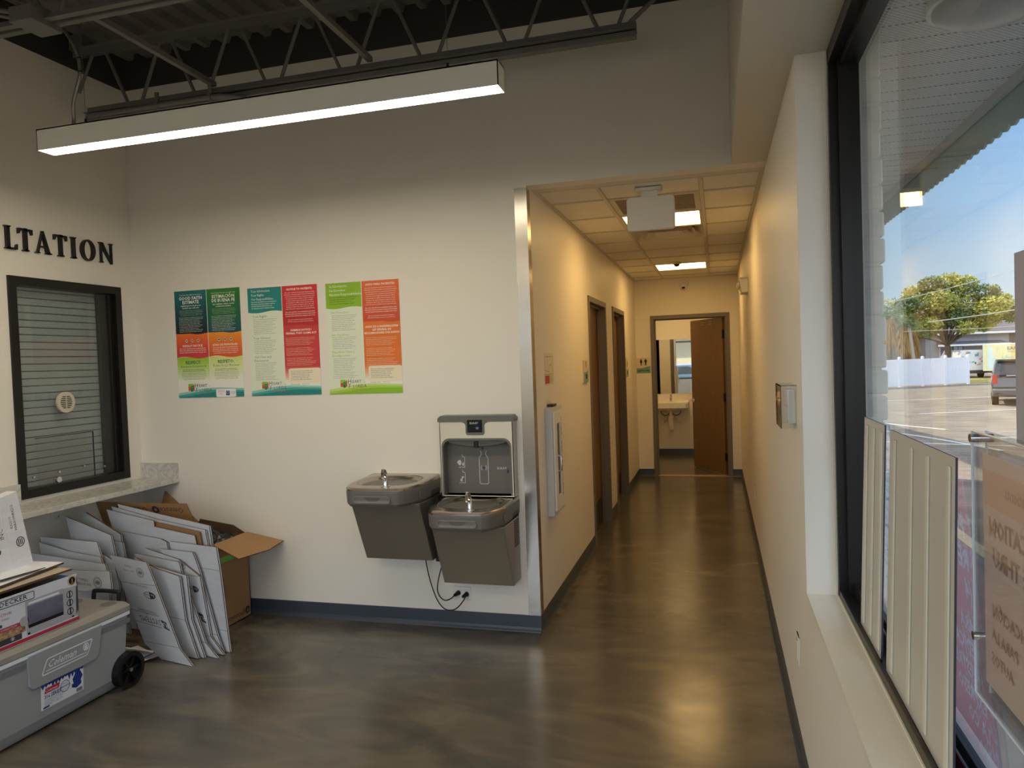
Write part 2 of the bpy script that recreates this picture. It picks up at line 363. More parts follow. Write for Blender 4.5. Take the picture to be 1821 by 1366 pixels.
# ---- big window on the right
w1 = sthing('window_1'); m = MB()
m.box(XG, 1.545, YC-.030, YC, HS-.01, HC)                      # jamb, face set in
m.box(1.480, 1.545, YC-.052, YC-.030, HS-.01, HC)               # glazing stop
m.box(XG, 1.555, YF, YC, HC-.05, HC).box(1.487, 1.545, YF, YC, HC-.075, HC-.05)
m.box(1.4625, 1.555, YF, YC, HS-.01, HS+.022).box(XG, 1.4625, YF, YC, HS, HS+.028)
m.box(1.497, 1.503, YF, YC-.05, HS+.022, HS+.06).box(1.527, 1.545, YF, YC-.05, HS+.022, HS+.045)
for y in (-3.9, -5.5): m.box(XG, 1.55, y-.03, y+.03, HS, HC)
m.build('window_frame', M_alum, w1, bevel=.0015)
MB().box(1.511, 1.517, YF, YC-.04, HS+.02, HC-.055).build('glass_pane', M_glass, w1)
struct(MB().box(XG-.004, XG+.004, YF, YC, HS, HS+.004).box(XG-.006, XG, YC-.006, YC, HS, HC).build('trim_5', M_sill))

# ---- transaction window (left wall)
w2 = sthing('window_2'); m = MB()
y0, y1, z0, z1 = -.947, -.122, .935, 2.236; t = .05
m.box(XL-.10, XL+.014, y0, y0+t, z0, z1).box(XL-.10, XL+.014, y1-t, y1, z0, z1).box(XL-.10, XL+.014, y0+t, y1-t, z1-t, z1).box(XL-.10, XL+.014, y0+t, y1-t, z0, z0+t)
m.box(XL-.09, XL-.06, y1-t-.075, y1-t, z0+t, z1-t).box(XL-.04, XL-.015, y1-t-.035, y1-t, z0+t, z1-t)
m.build('window_frame', M_alum, w2, bevel=.002)
gp = MB().box(XL-.03, XL-.024, y0+t, y1-t-.03, z0+t, z1-t).build('glass_pane', M_glass, w2)
M_disc = mat('talk_disc', (.80, .77, .68), .4)
dm = MB(Matrix.Translation((XL-.024, -.582, 1.482)) @ Matrix.Rotation(radians(90), 4, 'Y'))
dm.cyl((0, 0, 0), (0, 0, .014), .065, n=36)
dk = []
dmo = dm.build('talk_through_disc', M_disc, gp)
m = MB()
for i in range(7):
    z = 1.482+.011*(i-3)*1.05; hw = .042*math.sqrt(max(.15, 1-((i-3)/3.9)**2))
    for a, b in ((-hw, -.004), (.004, hw)): m.box(XL-.0098, XL-.009, -.582+a, -.582+b, z-.0028, z+.0028)
m.build('slots', M_ink, dmo)
# clear pass-through flap with its bright edges and screws
ac = MB().box(XL-.0225, XL-.0185, -.80, -.385, .99, 1.278).build('acrylic_flap', M_acryl, w2)
MB().box(XL-.0235, XL-.0175, -.387, -.383, .985, 1.28).box(XL-.0235, XL-.0175, -.80, -.385, 1.276, 1.280).build('flap_edge', M_ink, ac)
for y, z in ((-.83, 1.05), (-.655, 1.055), (-.47, 1.065), (-.31, 1.04)): MB().cyl((XL-.018, y, z), (XL-.012, y, z), .0075, n=12).build('screw', M_chrome, ac)
MB().cyl((XL-.018, -.667, 1.01), (XL-.004, -.667, 1.01), .018, n=20).build('lock', M_chrome, ac)
# roll shutter behind the glass
M_slat = mat('shutter_slat', (.60, .61, .61), .55)
m = MB(); z = .97
while z < 2.2:
    m.bbox(XL-.115, XL-.095, y0+.02, y1-.02, z, z+.0405, .004); z += .0445
tag(m.build('roll_shutter', M_slat), 'grey slatted roll shutter closed behind the glass of the service window', 'shutter')

# ---- counter with splashes and brackets
def marble():
    m = mat('marble', (.80, .79, .76), .25); n = m.node_tree; b = n.nodes['Principled BSDF']
    t = n.nodes.new('ShaderNodeTexCoord'); a = n.nodes.new('ShaderNodeTexNoise'); a.inputs['Scale'].default_value = 9; a.inputs['Detail'].default_value = 9; a.inputs['Distortion'].default_value = 2.2
    n.links.new(t.outputs['Object'], a.inputs['Vector']); r = n.nodes.new('ShaderNodeValToRGB'); E = r.color_ramp.elements
    E[0].position = .42; E[0].color = (*lin((.80, .79, .76)), 1); E[1].position = .56; E[1].color = (*lin((.78, .77, .74)), 1)
    k = E.new(.49); k.color = (*lin((.71, .70, .67)), 1)
    n.links.new(a.outputs['Fac'], r.inputs[0]); n.links.new(r.outputs[0], b.inputs['Base Color']); return m
M_marble = marble()
ct = thing('counter', 'grey veined marble counter shelf below the service window', 'counter', (-2.7, -1.2, .88))
MB().box(XL+.001, -2.545, -2.6, -.001, .882, .914).build('countertop', M_marble, ct, bevel=.003)
MB().box(XL, -2.545, -.018, 0, .914, 1.018).build('end_splash', M_marble, ct)
MB().box(XL, XL+.018, -2.6, -.947, .914, 1.028).build('back_splash', M_marble, ct)
for y in (-.72, -1.7):
    b = MB().prism([(0, .882), (.16, .882), (.155, .86), (.03, .80), (0, .76)], lambda u, v, t: (XL+u, y+t, v), -.004, .004)
    b.box(XL, XL+.006, y-.03, y+.03, .76, .882)
    bo = b.build('bracket', M_white, ct)
    for z in (.79, .83): MB().cyl((XL+.006, y+.018, z), (XL+.009, y+.018, z), .006, n=8).build('screw', M_ink, bo)

# ---- serif wall lettering ...LTATION
def glyph(ch, h):
    T = .16*h; t2 = .065*h; s = .05*h; P = []
    def stem(x, w=T, ser=True, z0=0, z1=h):
        P.append([(x, z0), (x+w, z0), (x+w, z1), (x, z1)])
        if ser:
            for z, q in ((z0, 1), (z1, -1)): P.append([(x-s*1.3, z), (x+w+s*1.3, z), (x+w+s*1.3, z+q*.03*h), (x+w, z+q*.075*h), (x, z+q*.075*h), (x-s*1.3, z+q*.03*h)])
    if ch == 'I': stem(s*1.5); return P, T+3*s
    if ch == 'L':
        stem(s*1.5); P.append([(s*1.5, 0), (.58*h, 0), (.60*h, .24*h), (.56*h, .24*h), (.50*h, .075*h), (s*1.5, .06*h)]); return P, .60*h
    if ch == 'T':
        stem(.27*h, ser=False); P.append([(.19*h, 0), (.51*h, 0), (.51*h, .03*h), (.43*h, .07*h), (.27*h, .07*h), (.19*h, .03*h)])
        P.append([(0, h*.98), (0, .74*h), (.04*h, .74*h), (.09*h, .90*h), (.61*h, .90*h), (.66*h, .74*h), (.70*h, .74*h), (.70*h, h*.98)]); return P, .70*h
    if ch == 'A':
        P.append([(.05*h, 0), (.05*h+t2*1.1, 0), (.40*h, h), (.36*h, h)]); P.append([(.34*h, h*1.02), (.42*h, h*1.02), (.74*h, 0), (.56*h, 0)])
        P.append([(.17*h, .28*h), (.60*h, .28*h), (.58*h, .34*h), (.19*h, .34*h)])
        for a, b in ((-.02, .20), (.50, .82)): P.append([(a*h, 0), (b*h, 0), (b*h, .03*h), ((b-.06)*h, .06*h), ((a+.06)*h, .06*h), (a*h, .03*h)])
        return P, .80*h
    if ch == 'N':
        stem(.06*h, t2, False); stem(.70*h, t2, False)
        P.append([(0, h), (.19*h, h), (.765*h, .0), (.765*h, -.03*h), (.72*h, -.03*h), (.08*h, .86*h)])
        for a, b, z, q in ((0, .19, 0, 1), (-.03, .2, h, -1), (.62, .84, h, -1)): P.append([(a*h, z), (b*h, z), (b*h, z+q*.03*h), ((b-.05)*h, z+q*.06*h), ((a+.05)*h, z+q*.06*h), (a*h, z+q*.03*h)])
        return P, .84*h
    if ch == 'O':
        return 'O', .86*h
    return P, .5*h
hL = .133; zb = 2.388
for ch, y in zip('ULTATION', (-1.06, -.955, -.868, -.757, -.628, -.508, -.434, -.285)):
    if ch == 'U': continue
    P, wd = glyph(ch, hL); m = MB()
    fn = lambda u, v, t: (XL+t, y+u*.97, zb+v)
    if P == 'O':
        o_ = ell(.43*hL, .49*hL, .43*hL, .52*hL, 32); i_ = ell(.43*hL, .49*hL, .25*hL, .45*hL, 32); m.plate(o_, i_, fn, .001, .02)
    else:
        for pl in P: m.prism(pl, fn, .001, .02)
    cnt = {'T': {-.868: 'to the right of the L', -.628: 'between the A and the I'}}
    lab = {'L': 'black raised serif letter L, leftmost whole letter on the left wall', 'A': 'black raised serif letter A between two letters T on the left wall', 'I': 'black raised serif letter I between T and O on the left wall',
           'O': 'black raised serif round letter O on the left wall', 'N': 'black raised serif letter N, last letter before the wall corner',
           'T': 'black raised serif letter T %s on the left wall' % cnt['T'].get(y, '')}[ch]
    tag(m.build('wall_letter', M_blk), lab, 'letter', 'raised black letters above the service window')

# ================================================================== LIGHT FITTINGS
def emis(name, col, st):
    m = bpy.data.materials.new(name); m.use_nodes = True; n = m.node_tree; n.nodes.clear()
    o = n.nodes.new('ShaderNodeOutputMaterial'); e = n.nodes.new('ShaderNodeEmission'); e.inputs[0].default_value = (*col, 1); e.inputs[1].default_value = st
    n.links.new(e.outputs[0], o.inputs[0]); MATS[name] = m; return m
M_lensW = emis('pendant_lens', (1, .89, .68), 28.0)
M_lensY = emis('panel_lens', (1, .62, .22), 10.0)
M_pend = mat('pendant_housing', (.95, .94, .90), .45)
def pendant(x0, y0, label, full=True):
    t = thing('pendant_light', label, 'lamp', (x0+1.2, y0+.05, 2.85), 'linear pendant lights' if not full else None)
    x1 = x0+2.41; d = .10
    h = MB().box(x0, x1, y0, y0+.004, 2.776, 2.880).box(x0, x1, y0+d-.004, y0+d, 2.776, 2.880).box(x0, x1, y0, y0+d, 2.874, 2.880)
    h.box(x0, x0+.004, y0, y0+d, 2.776, 2.880).box(x1-.004, x1, y0, y0+d, 2.776, 2.880).build('housing', M_pend, t)
    MB().box(x0+.004, x1-.004, y0+.004, y0+d-.004, 2.777, 2.783).build('diffuser', M_lensW, t)
    for x in (x0+.26, x1-.235):
        MB().cyl((x, y0+d/2, 2.885), (x, y0+d/2, ZD), .0012, n=6).build('suspension_wire', M_joist, t)
        MB().cyl((x, y0+d/2, 2.88), (x, y0+d/2, 2.915), .006, n=10).build('gripper', M_ink, t)
    return t
pendant(-2.184, -1.30, 'long white linear pendant light hanging in front of the poster wall')
pendant(-2.184, -3.80, 'white linear pendant light hanging above the middle of the waiting room', False)
pendant(-2.184, -6.00, 'white linear pendant light hanging near the storefront windows', False)
# armoured cable feeding the pendant
p = [(-2.367, -1.36, 3.545), (-2.259, -1.34, 3.522), (-2.155, -1.32, 3.477), (-2.075, -1.31, 3.43), (-2.021, -1.3, 3.381), (-1.98, -1.29, 3.335), (-1.958, -1.28, 3.295), (-1.942, -1.27, 3.25), (-1.936, -1.26, 3.205), (-1.934, -1.26, 3.137), (-1.945, -1.26, 3.10), (-1.965, -1.26, 3.05), (-1.985, -1.26, 2.99), (-1.996, -1.25, 2.93), (-2.0, -1.25, 2.882)]
def smooth_path(p, k=4):
    P = [Vector(q) for q in p]; o = []
    for i in range(len(P)-1):
        a, b, c, d = P[max(i-1, 0)], P[i], P[i+1], P[min(i+2, len(P)-1)]
        for j in range(k):
            t = j/k; o.append(.5*((2*b)+(c-a)*t+(2*a-5*b+4*c-d)*t*t+(3*b-a-3*c+d)*t**3))
    return o+[P[-1]]
pp = smooth_path(p, 12)
m = MB().tube(pp, .009, n=8, rr=[.0098 if i % 2 else .0078 for i in range(len(pp))])
cb = m.build('armoured_cable', mat('armour', (.55, .53, .50), .35, .8))
tag(cb, 'ribbed metal flexible cable dropping from the joist to the pendant light', 'cable')
MB().cyl(pp[94], pp[95], .0125).build('cable_tie', M_blk, cb); MB().cyl(pp[106], pp[107], .0125).build('cable_tie', M_blk, cb)
# recessed corridor light panels
def troffer(y0, label):
    t = thing('ceiling_light', label, 'lamp', (.69, y0+.3, HC+.01), 'recessed corridor light panels')
    MB().plate([(.399, y0+.014), (.981, y0+.014), (.981, y0+.596), (.399, y0+.596)], [(.415, y0+.03), (.965, y0+.03), (.965, y0+.58), (.415, y0+.58)], FXY, HC+.001, HC+.02).build('frame', M_tbar, t)
    MB().box(.415, .965, y0+.03, y0+.58, HC+.006, HC+.012).build('diffuser', M_lensY, t)
troffer(1.215, 'glowing square light panel behind the blank hanging sign, nearer of the two')
troffer(4.265, 'glowing square light panel farther down the corridor near the restroom')
# restroom light
t = thing('ceiling_light', 'lit square ceiling panel inside the restroom', 'lamp', (.4, 7, 2.6))
MB().box(.1, .7, 6.7, 7.3, 2.585, 2.6).build('frame', M_tbar, t); MB().box(.12, .68, 6.72, 7.28, 2.578, 2.585).build('diffuser', emis('restroom_lens', (1, .65, .27), 12), t)
# return-air grille (dark perforated face in a lay-in frame)
t = thing('air_grille', 'square return air grille with two dark panels in the corridor ceiling', 'vent', (.69, .91, HC+.01))
y0 = .605
MB().plate([(.399, y0+.014), (.981, y0+.014), (.981, y0+.596), (.399, y0+.596)], [(.435, y0+.05), (.945, y0+.05), (.945, y0+.56), (.435, y0+.56)], FXY, HC+.002, HC+.02).build('frame', M_tbar, t)
MB().box(.43, .95, y0+.045, y0+.565, HC+.012, HC+.018).build('perforated_face', mat('grille_dark', (.52, .48, .43), .7, noise=.4, nscale=260), t)
# supply diffuser : nested square cones
t = thing('air_diffuser', 'square white supply diffuser of nested frames in the corridor ceiling', 'vent', (.69, 2.13, HC))
cx, cy = .69, 2.13
def cone(h0, h1, z0, z1):
    m = MB(); k = []
    for h, z in ((h0, z0), (h1, z1)): k += [(cx-h, cy-h, z), (cx+h, cy-h, z), (cx+h, cy+h, z), (cx-h, cy+h, z)]
    for h, z in ((h0-.006, z0+.004), (h1-.006, z1+.004)): k += [(cx-h, cy-h, z), (cx+h, cy-h, z), (cx+h, cy+h, z), (cx-h, cy+h, z)]
    m.add(k, [(i, (i+1) % 4, 4+(i+1) % 4, 4+i) for i in range(4)]+[(8+i, 12+i, 12+(i+1) % 4, 8+(i+1) % 4) for i in range(4)]+[(i, 8+i, 8+(i+1) % 4, (i+1) % 4) for i in range(4)]); return m
for h0, h1 in ((.291, .225), (.225, .16), (.16, .10)): cone(h0, h1, HC-.008 if h0 < .28 else HC, HC+.05).build('cone', M_tbar, t)
MB().bbox(cx-.10, cx+.10, cy-.10, cy+.10, HC-.004, HC+.002, .002).build('centre_plate', M_tbar, t)
MB().box(cx-.28, cx+.28, cy-.28, cy+.28, HC+.058, HC+.066).build('duct_throat', M_black, t)
# smoke detector, camera, emergency light, blank sign
t = thing('smoke_detector', 'small round grey detector on the corridor ceiling before the far light', 'detector', (.66, 4.14, HC))
MB().cyl((.66, 4.14, HC), (.66, 4.14, HC-.018), .055, n=28, r2=.05).build('base', M_tbar, t); MB().cyl((.66, 4.14, HC-.018), (.66, 4.14, HC-.045), .036, n=24, r2=.022).build('sensor', M_kick, t)
t = thing('security_camera', 'white dome security camera high on the far corridor wall', 'camera', (.66, LC, 2.57))
MB(Matrix.Translation((.66, LC, 2.59))).cyl((0, 0, 0), (0, -.03, 0), .058, n=28, r2=.052).build('mount', M_white, t)
b = MB().ball((.66, LC-.045, 2.555), .05, sc=(1, 1, 1.05)).build('housing', M_white, t); MB().ball((.66, LC-.078, 2.535), .024, sc=(1, .8, .7)).build('lens', M_blk, b)
t = thing('emergency_light', 'cream two-headed emergency light high on the right corridor wall', 'lamp', (WR, 2.85, 2.24))
b = MB().prism([(2.70, 2.185), (3.02, 2.185), (3.02, 2.30), (2.98, 2.325), (2.74, 2.325), (2.70, 2.30)], lambda u, v, t: (WR-t*(1 if v > 2.2 else .8), u, v), 0, .07).build('housing', M_white, t, bevel=.004)
for y in (2.76, 2.95): MB().ball((WR-.078, y, 2.262), .026, sc=(.7, 1, 1)).build('lamp_head', M_white, t)
MB().cyl((WR-.071, 2.72, 2.21), (WR-.073, 2.72, 2.21), .006).build('test_button', M_ink, b)
t = thing('hanging_sign', 'blank cream rounded sign panel hanging from the corridor ceiling', 'sign', (.69, .38, HC))
MB().prism(rrect(.600, .765, .335, .425, .02), lambda u, v, t: (u, v, t), 2.652, HC).build('canopy', M_white, t)
MB().box(.64, .735, .362, .40, 2.612, 2.655).build('bracket', M_white, t)
MB().prism(rrect(.548, .838, 2.415, 2.620, .022), lambda u, v, t: (u, .355+t, v), 0, .045).build('panel', M_white, t, bevel=.006)
# thermostat with clear cover, outlets
t = thing('thermostat', 'cream thermostat under a clear cover on the right corridor wall', 'thermostat', (WR, -1.15, 1.42))
MB().bbox(WR-.03, WR, -1.24, -1.10, 1.36, 1.49, .004).build('body', M_white, t)
MB().bbox(WR-.035, WR-.03, -1.235, -1.105, 1.37, 1.425, .002).build('faceplate', M_white, t)
MB().box(WR-.06, WR, -1.06, -1.056, 1.345, 1.51).box(WR-.06, WR, -1.275, -1.271, 1.345, 1.51).box(WR-.06, WR-.056, -1.275, -1.056, 1.345, 1.51).box(WR-.06, WR, -1.275, -1.056, 1.506, 1.51).build('cover', M_acryl, t)
t = thing('wall_outlet', 'white blank outlet plate low on the wall under the window', 'outlet', (WR, -1.1, .44))
MB().bbox(WR-.006, WR, -1.165, -1.085, .385, .50, .003).build('cover_plate', M_white, t); MB().bbox(WR-.009, WR-.005, -1.14, -1.11, .405, .48, .002).build('receptacle', M_white, t)
t = thing('wall_outlet', 'small white outlet plate low on the right wall far down the corridor', 'outlet', (WR, 2.3, .44))
MB().bbox(WR-.006, WR, 2.30, 2.38, .385, .50, .003).build('cover_plate', M_white, t); MB().bbox(WR-.009, WR-.005, 2.325, 2.355, .405, .48, .002).build('receptacle', M_white, t)

# ---- roof joists
def bar(m, a, b, w, h):
    a = Vector(a); b = Vector(b); d = (b-a).normalized(); u = Vector((0, 1, 0)) if abs(d.y) < .9 else Vector((1, 0, 0)); u = (u-d*u.dot(d)).normalized(); v = d.cross(u)
    k = [a+u*i*w/2+v*j*h/2 for i, j in ((-1, -1), (1, -1), (1, 1), (-1, 1))]+[b+u*i*w/2+v*j*h/2 for i, j in ((-1, -1), (1, -1), (1, 1), (-1, 1))]
    return m.add(k, [(3, 2, 1, 0), (4, 5, 6, 7), (0, 1, 5, 4), (1, 2, 6, 5), (2, 3, 7, 6), (3, 0, 4, 7)])
def joist(y, label):
    t = thing('roof_joist', label, 'joist', (-1, y, 3.3), 'open web roof joists')
    b = MB()
    for s in (-1, 1): b.box(-2.75, .71, y+s*.012-.002, y+s*.012+.002, 3.30, 3.342).box(-2.75, .71, min(y+s*.012, y+s*.045), max(y+s*.012, y+s*.045), 3.30, 3.304)
    b.build('bottom_chord', M_joist, t)
    b = MB()
    for s in (-1, 1): b.box(-2.84, XS-.004, y+s*.012-.002, y+s*.012+.002, 3.668, 3.71).box(-2.84, XS-.004, min(y+s*.012, y+s*.05), max(y+s*.012, y+s*.05), 3.708, 3.712)
    b.build('top_chord', M_joist, t)
    n = 0; xs = [-2.39+.4925*i for i in range(7)]
    for i, x in enumerate(xs):
        MB().cyl((x-.045, y, 3.32), (x-.21, y, 3.69), .0105, n=8).build('web', M_joist, t)
        MB().cyl((x+.045, y, 3.32), (x+.21, y, 3.69), .0105, n=8).build('web', M_joist, t)
    MB().cyl((.66, y, 3.33), (1.10, y, 3.67), .012, n=8).build('web', M_joist, t)
    MB().cyl((-2.70, y, 3.67), (-2.82, y, 3.45), .0105, n=8).build('web', M_joist, t)
    for xx in (-2.84, -1.2, XS-.104): MB().box(xx, xx+.10, y-.04, y+.04, 3.712, ZD).build('bearing_seat', M_joist, t)
    return t
joist(-.40, 'dark grey open web joist right in front of the poster wall')
joist(-1.44, 'dark grey open web joist second from the poster wall, above the pendant light')
joist(-2.48, 'dark grey open web joist third from the poster wall')
# strut fixed under the first joist, with a conduit clamped to its left half
tag(MB().box(-2.757, .708, -.425, -.375, 3.262, 3.29).build('strut_rail', M_joist), 'dark grey strut rail running just under the nearest joist', 'rail')
t = thing('conduit', 'dark painted conduit clamped below the left half of the joist', 'conduit', (-2.2, -.47, 3.27))
MB().tube(smooth_path([(-2.70, -.455, 3.272), (-2.3, -.455, 3.272), (-1.82, -.455, 3.272), (-1.68, -.453, 3.262), (-1.58, -.45, 3.24), (-1.5, -.445, 3.20)]), .016, n=10).build('pipe', M_joist, t)
for x in (-2.18, -1.80): MB().cyl((x-.012, -.455, 3.272), (x+.012, -.455, 3.272), .021).box(x-.012, x+.012, -.46, -.45, 3.29, 3.35).build('clamp', M_joist, t)
for i, (a, b, l) in enumerate((((-1.70, -1.44, 3.31), (-1.81, -.40, 3.355), 'dark angle iron brace between the joists, left one'), ((-.70, -1.44, 3.31), (-.778, -.40, 3.355), 'dark angle iron brace between the joists, right one above the pendant'), ((-.90, -1.38, 3.735), (-.90, -.15, 3.765), 'dark channel brace running under the deck between the joists'))):
    m = MB(); bar(m, a, b, .03, .004); bar(m, (a[0]+.014, a[1], a[2]+.012), (b[0]+.014, b[1], b[2]+.012), .004, .028)
    tag(m.build('joist_brace', M_joist), l, 'brace')
t = thing('junction_box', 'grey metal electrical box with conduits fixed to the second joist', 'junction box', (-1.98, -1.42, 3.28))
MB().bbox(-2.03, -1.90, -1.55, -1.38, 3.275, 3.345, .003).build('box_body', M_joist, t)
MB().tube([(-2.03, -1.53, 3.33), (-2.2, -1.56, 3.37), (-2.6, -1.62, 3.42)], .011).build('pipe', M_joist, t)
MB().tube([(-2.03, -1.50, 3.31), (-2.2, -1.53, 3.36), (-2.6, -1.59, 3.41)], .009).build('pipe', M_joist, t)

# ================================================================== POSTERS
def C(r, g, b, nm=None):
    k = 'print_%d_%d_%d' % (r, g, b)
    return mat(k, (r/255, g/255, b/255), .45)
def make_poster(u0, u1, zb, zt, draw, label):
    w = u1-u0; h = zt-zb; L = []
    mats = []
    m = MB()
    def mi(c):
        M = C(*c)
        if M not in mats: mats.append(M)
        return mats.index(M)
    fn = lambda u, v, t: (u0+u*w, -t, zt-v*h)
    m.box(u0, u1, -.003, -.0005, zb, zt, mi((238, 236, 225)))
    class D:
        lay = .0033
        def poly(s, pts, c, dt=0): s.lay += .000015; m.add([fn(u, v, s.lay+dt) for u, v in pts], [tuple(range(len(pts)))], mi(c))
        def rect(s, a, b, c_, d, c): s.poly([(a, b), (c_, b), (c_, d), (a, d)], c)
        def band(s, a, b, v0, v1, c, amp0=0, amp1=0, ph=0):
            n = 14; T = [(a+(b-a)*i/n, v0+amp0*sin(2*pi*i/n+ph)) for i in range(n+1)]; B = [(a+(b-a)*i/n, v1+amp1*sin(2*pi*i/n+ph)) for i in range(n, -1, -1)]
            s.poly(T+B, c)
        def grad(s, a, b, v0, v1, c0, c1, n=10):
            for i in range(n):
                f = i/(n-1); s.rect(a, v0+(v1-v0)*i/n, b, v0+(v1-v0)*(i+1)/n, tuple(int((c0[k]+(c1[k]-c0[k])*f)/4)*4 for k in range(3)))
        def txt(s, tx, u, v, size, c, al='LEFT', bold=0, sx=1):
            m.text(tx, lambda x, y, t: fn(u+x/w, v-y/h, s.lay+.0001), size*h, mi(c), al, bold, sx=sx)
        def ring(s, u, v, r, c, fc=None):
            if fc: s.poly([(u+a/w*h, v+b) for a, b in ell(0, 0, r, r, 16)], fc)
            s.lay += .00008
            m.plate([(u+a/w*h, v+b) for a, b in ell(0, 0, r, r, 18)], [(u+a/w*h, v+b) for a, b in ell(0, 0, r*.8, r*.8, 18)], lambda x, y, t: fn(x, y, t+s.lay), 0, .00006, mi(c))
    d = D(); draw(d)
    o = m.build('wall_poster', mats); return tag(o, label, 'poster', 'information posters on the wall')
import itertools
LOREM = 'this notice describes how medical information about you may be used and shared and how you can get access to it please review it with care and ask our staff for help at any time during your visit to the center '.split()
def line(i, n):
    o = ''; k = i*5
    while len(o) < n: o += LOREM[k % len(LOREM)]+' '; k += 1
    return o[:n].strip()
def para(d, u, v, n, size, step, c, chars, al='LEFT', bold=0, k0=0):
    for i in range(n): d.txt(line(i+k0, chars if al != 'LEFT' else chars-int(9*((i*7+k0) % 5)/4)), u, v+i*step, size, c, al, bold)
def logo(d, wave, pal):
    n = 16
    for j, (c, v0, a, ph) in enumerate(pal): d.poly([(i/n, v0-.035*(i/n)+a*sin(pi*2*i/n*.75+ph)) for i in range(n+1)]+[(1, 1), (0, 1)], c)
    d.rect(.155, .878, .25, .935, (214, 84, 50)); d.rect(.16, .87, .235, .90, (150, 190, 60)); d.ring(.215, .905, .017, (30, 120, 80), (60, 150, 90))
    d.ring(.21, .93, .014, (20, 100, 70), (30, 120, 80))
    d.txt('H', .255, .905, .055, (70, 70, 70)); d.txt('EART', .32, .902, .038, (70, 70, 70)); d.txt('OF', .475, .902, .014, (190, 60, 50))
    d.txt('F', .265, .948, .055, (70, 70, 70)); d.txt('LORIDA', .325, .942, .038, (70, 70, 70)); d.txt('HEALTH CENTER', .30, .965, .018, (200, 60, 60), sx=1.05)
W_ = (245, 243, 232); K_ = (70, 84, 84)
TEAL = [((150, 205, 190), .945, .016, 2.4), ((70, 165, 160), .965, .016, 2.2), ((28, 130, 130), .985, .013, 2.0)]
GRN = [((200, 222, 130), .945, .016, 2.4), ((170, 208, 80), .965, .016, 2.2), ((140, 190, 40), .985, .013, 2.0)]
def p1(d):
    d.grad(0, .492, 0, .42, (20, 115, 115), (8, 34, 48), 14); d.grad(.5, 1, 0, .42, (44, 125, 52), (14, 84, 88), 14)
    d.grad(0, .492, .40, .60, (240, 118, 40), (216, 62, 72), 8); d.band(0, .492, .36, .40, (8, 34, 48), 0, .010, 3.4)
    d.grad(.5, 1, .40, .60, (242, 150, 44), (226, 92, 40), 8); d.band(.5, 1, .36, .40, (14, 84, 88), 0, .010, 3.4)
    d.grad(0, .492, .62, .85, (158, 200, 50), (238, 240, 220), 10); d.band(0, .492, .59, .625, (216, 62, 72), 0, .010, 3.4)
    d.grad(.5, 1, .62, .85, (214, 226, 130), (240, 240, 222), 10); d.band(.5, 1, .59, .625, (226, 92, 40), 0, .010, 3.4)
    for u, (a, b, c_, e_, f_) in ((.25, ('You have the right to receive a', 'GOOD FAITH', 'ESTIMATE', 'explaining how much your', 'medical care will cost.')), (.75, ('Usted tiene derecho a recibir una', 'ESTIMACIÓN', 'DE BUENA FE', 'que explique cuánto cuesta', 'su atención médica.'))):
        d.txt(a, u, .045, .019, W_, 'CENTER'); d.txt(b, u, .085, .042, W_, 'CENTER', .02); d.txt(c_, u, .122, .042, W_, 'CENTER', .02); d.txt(e_, u, .147, .021, W_, 'CENTER', .01); d.txt(f_, u, .168, .021, W_, 'CENTER', .01)
        para(d, u, .19, 4, .013, .014, (180, 210, 140), 46, 'CENTER'); para(d, u-.19, .255, 10, .0125, .0145, W_, 52)
    for u in (.16, .25, .34, .66, .75, .84): d.ring(u, .468, .017, (200, 50, 50), (250, 245, 240)); d.rect(u-.013, .46, u+.013, .475, K_)
    d.txt('PRIVACY NOTICE', .25, .525, .028, W_, 'CENTER', .02); para(d, .25, .545, 3, .017, .018, W_, 40, 'CENTER', .01)
    d.txt('AVISO DE PRIVACIDAD', .75, .525, .026, W_, 'CENTER', .02); para(d, .75, .545, 4, .016, .017, W_, 40, 'CENTER', .01)
    d.txt('RESPECT:', .25, .685, .042, (30, 96, 90), 'CENTER', .02); d.txt('Everyone Deserves It', .25, .718, .032, (60, 120, 90), 'CENTER')
    d.txt('RESPETO:', .75, .685, .042, (30, 96, 90), 'CENTER', .02); d.txt('Todos Se Lo Merecen', .75, .718, .032, (60, 120, 90), 'CENTER')
    for u in (.25, .75): para(d, u, .742, 2, .013, .014, K_, 44, 'CENTER', .015); para(d, u, .775, 5, .013, .0145, K_, 48, 'CENTER')
    logo(d, None, TEAL)
    d.poly([(.58+.3*x, .925+.075*y) for x, y in rrect(0, 1, 0, 1.0, .12)], (240, 240, 236))
    for u in (.62, .655, .69): d.ring(u, .945, .010, (190, 60, 60), (245, 235, 235))
    d.txt('FREE', .655, .975, .012, (190, 60, 60), 'CENTER'); d.rect(.73, .943, .785, .985, (24, 60, 130)); d.ring(.757, .96, .012, W_)
    d.txt('INFORMACION', .80, .957, .010, (24, 60, 130)); d.txt('HELP LINE', .80, .970, .010, (24, 60, 130))
def col_l(d, c, heads, hc):
    d.rect(0, 0, .492, 1, (226, 232, 210))
    d.rect(0, 0, .492, .21, c); d.band(0, .492, .20, .225, c, 0, .008, 0)
    for i, t in enumerate(heads[0]): d.txt(t, .05, .04+i*.037, .031, W_, sx=.92)
    para(d, .05, .135, 4, .016, .019, W_ if hc[0] < 50 else (40, 60, 40), 40, bold=.01)
    for v, t in heads[1]: d.txt(t, .06, v, .032, hc)
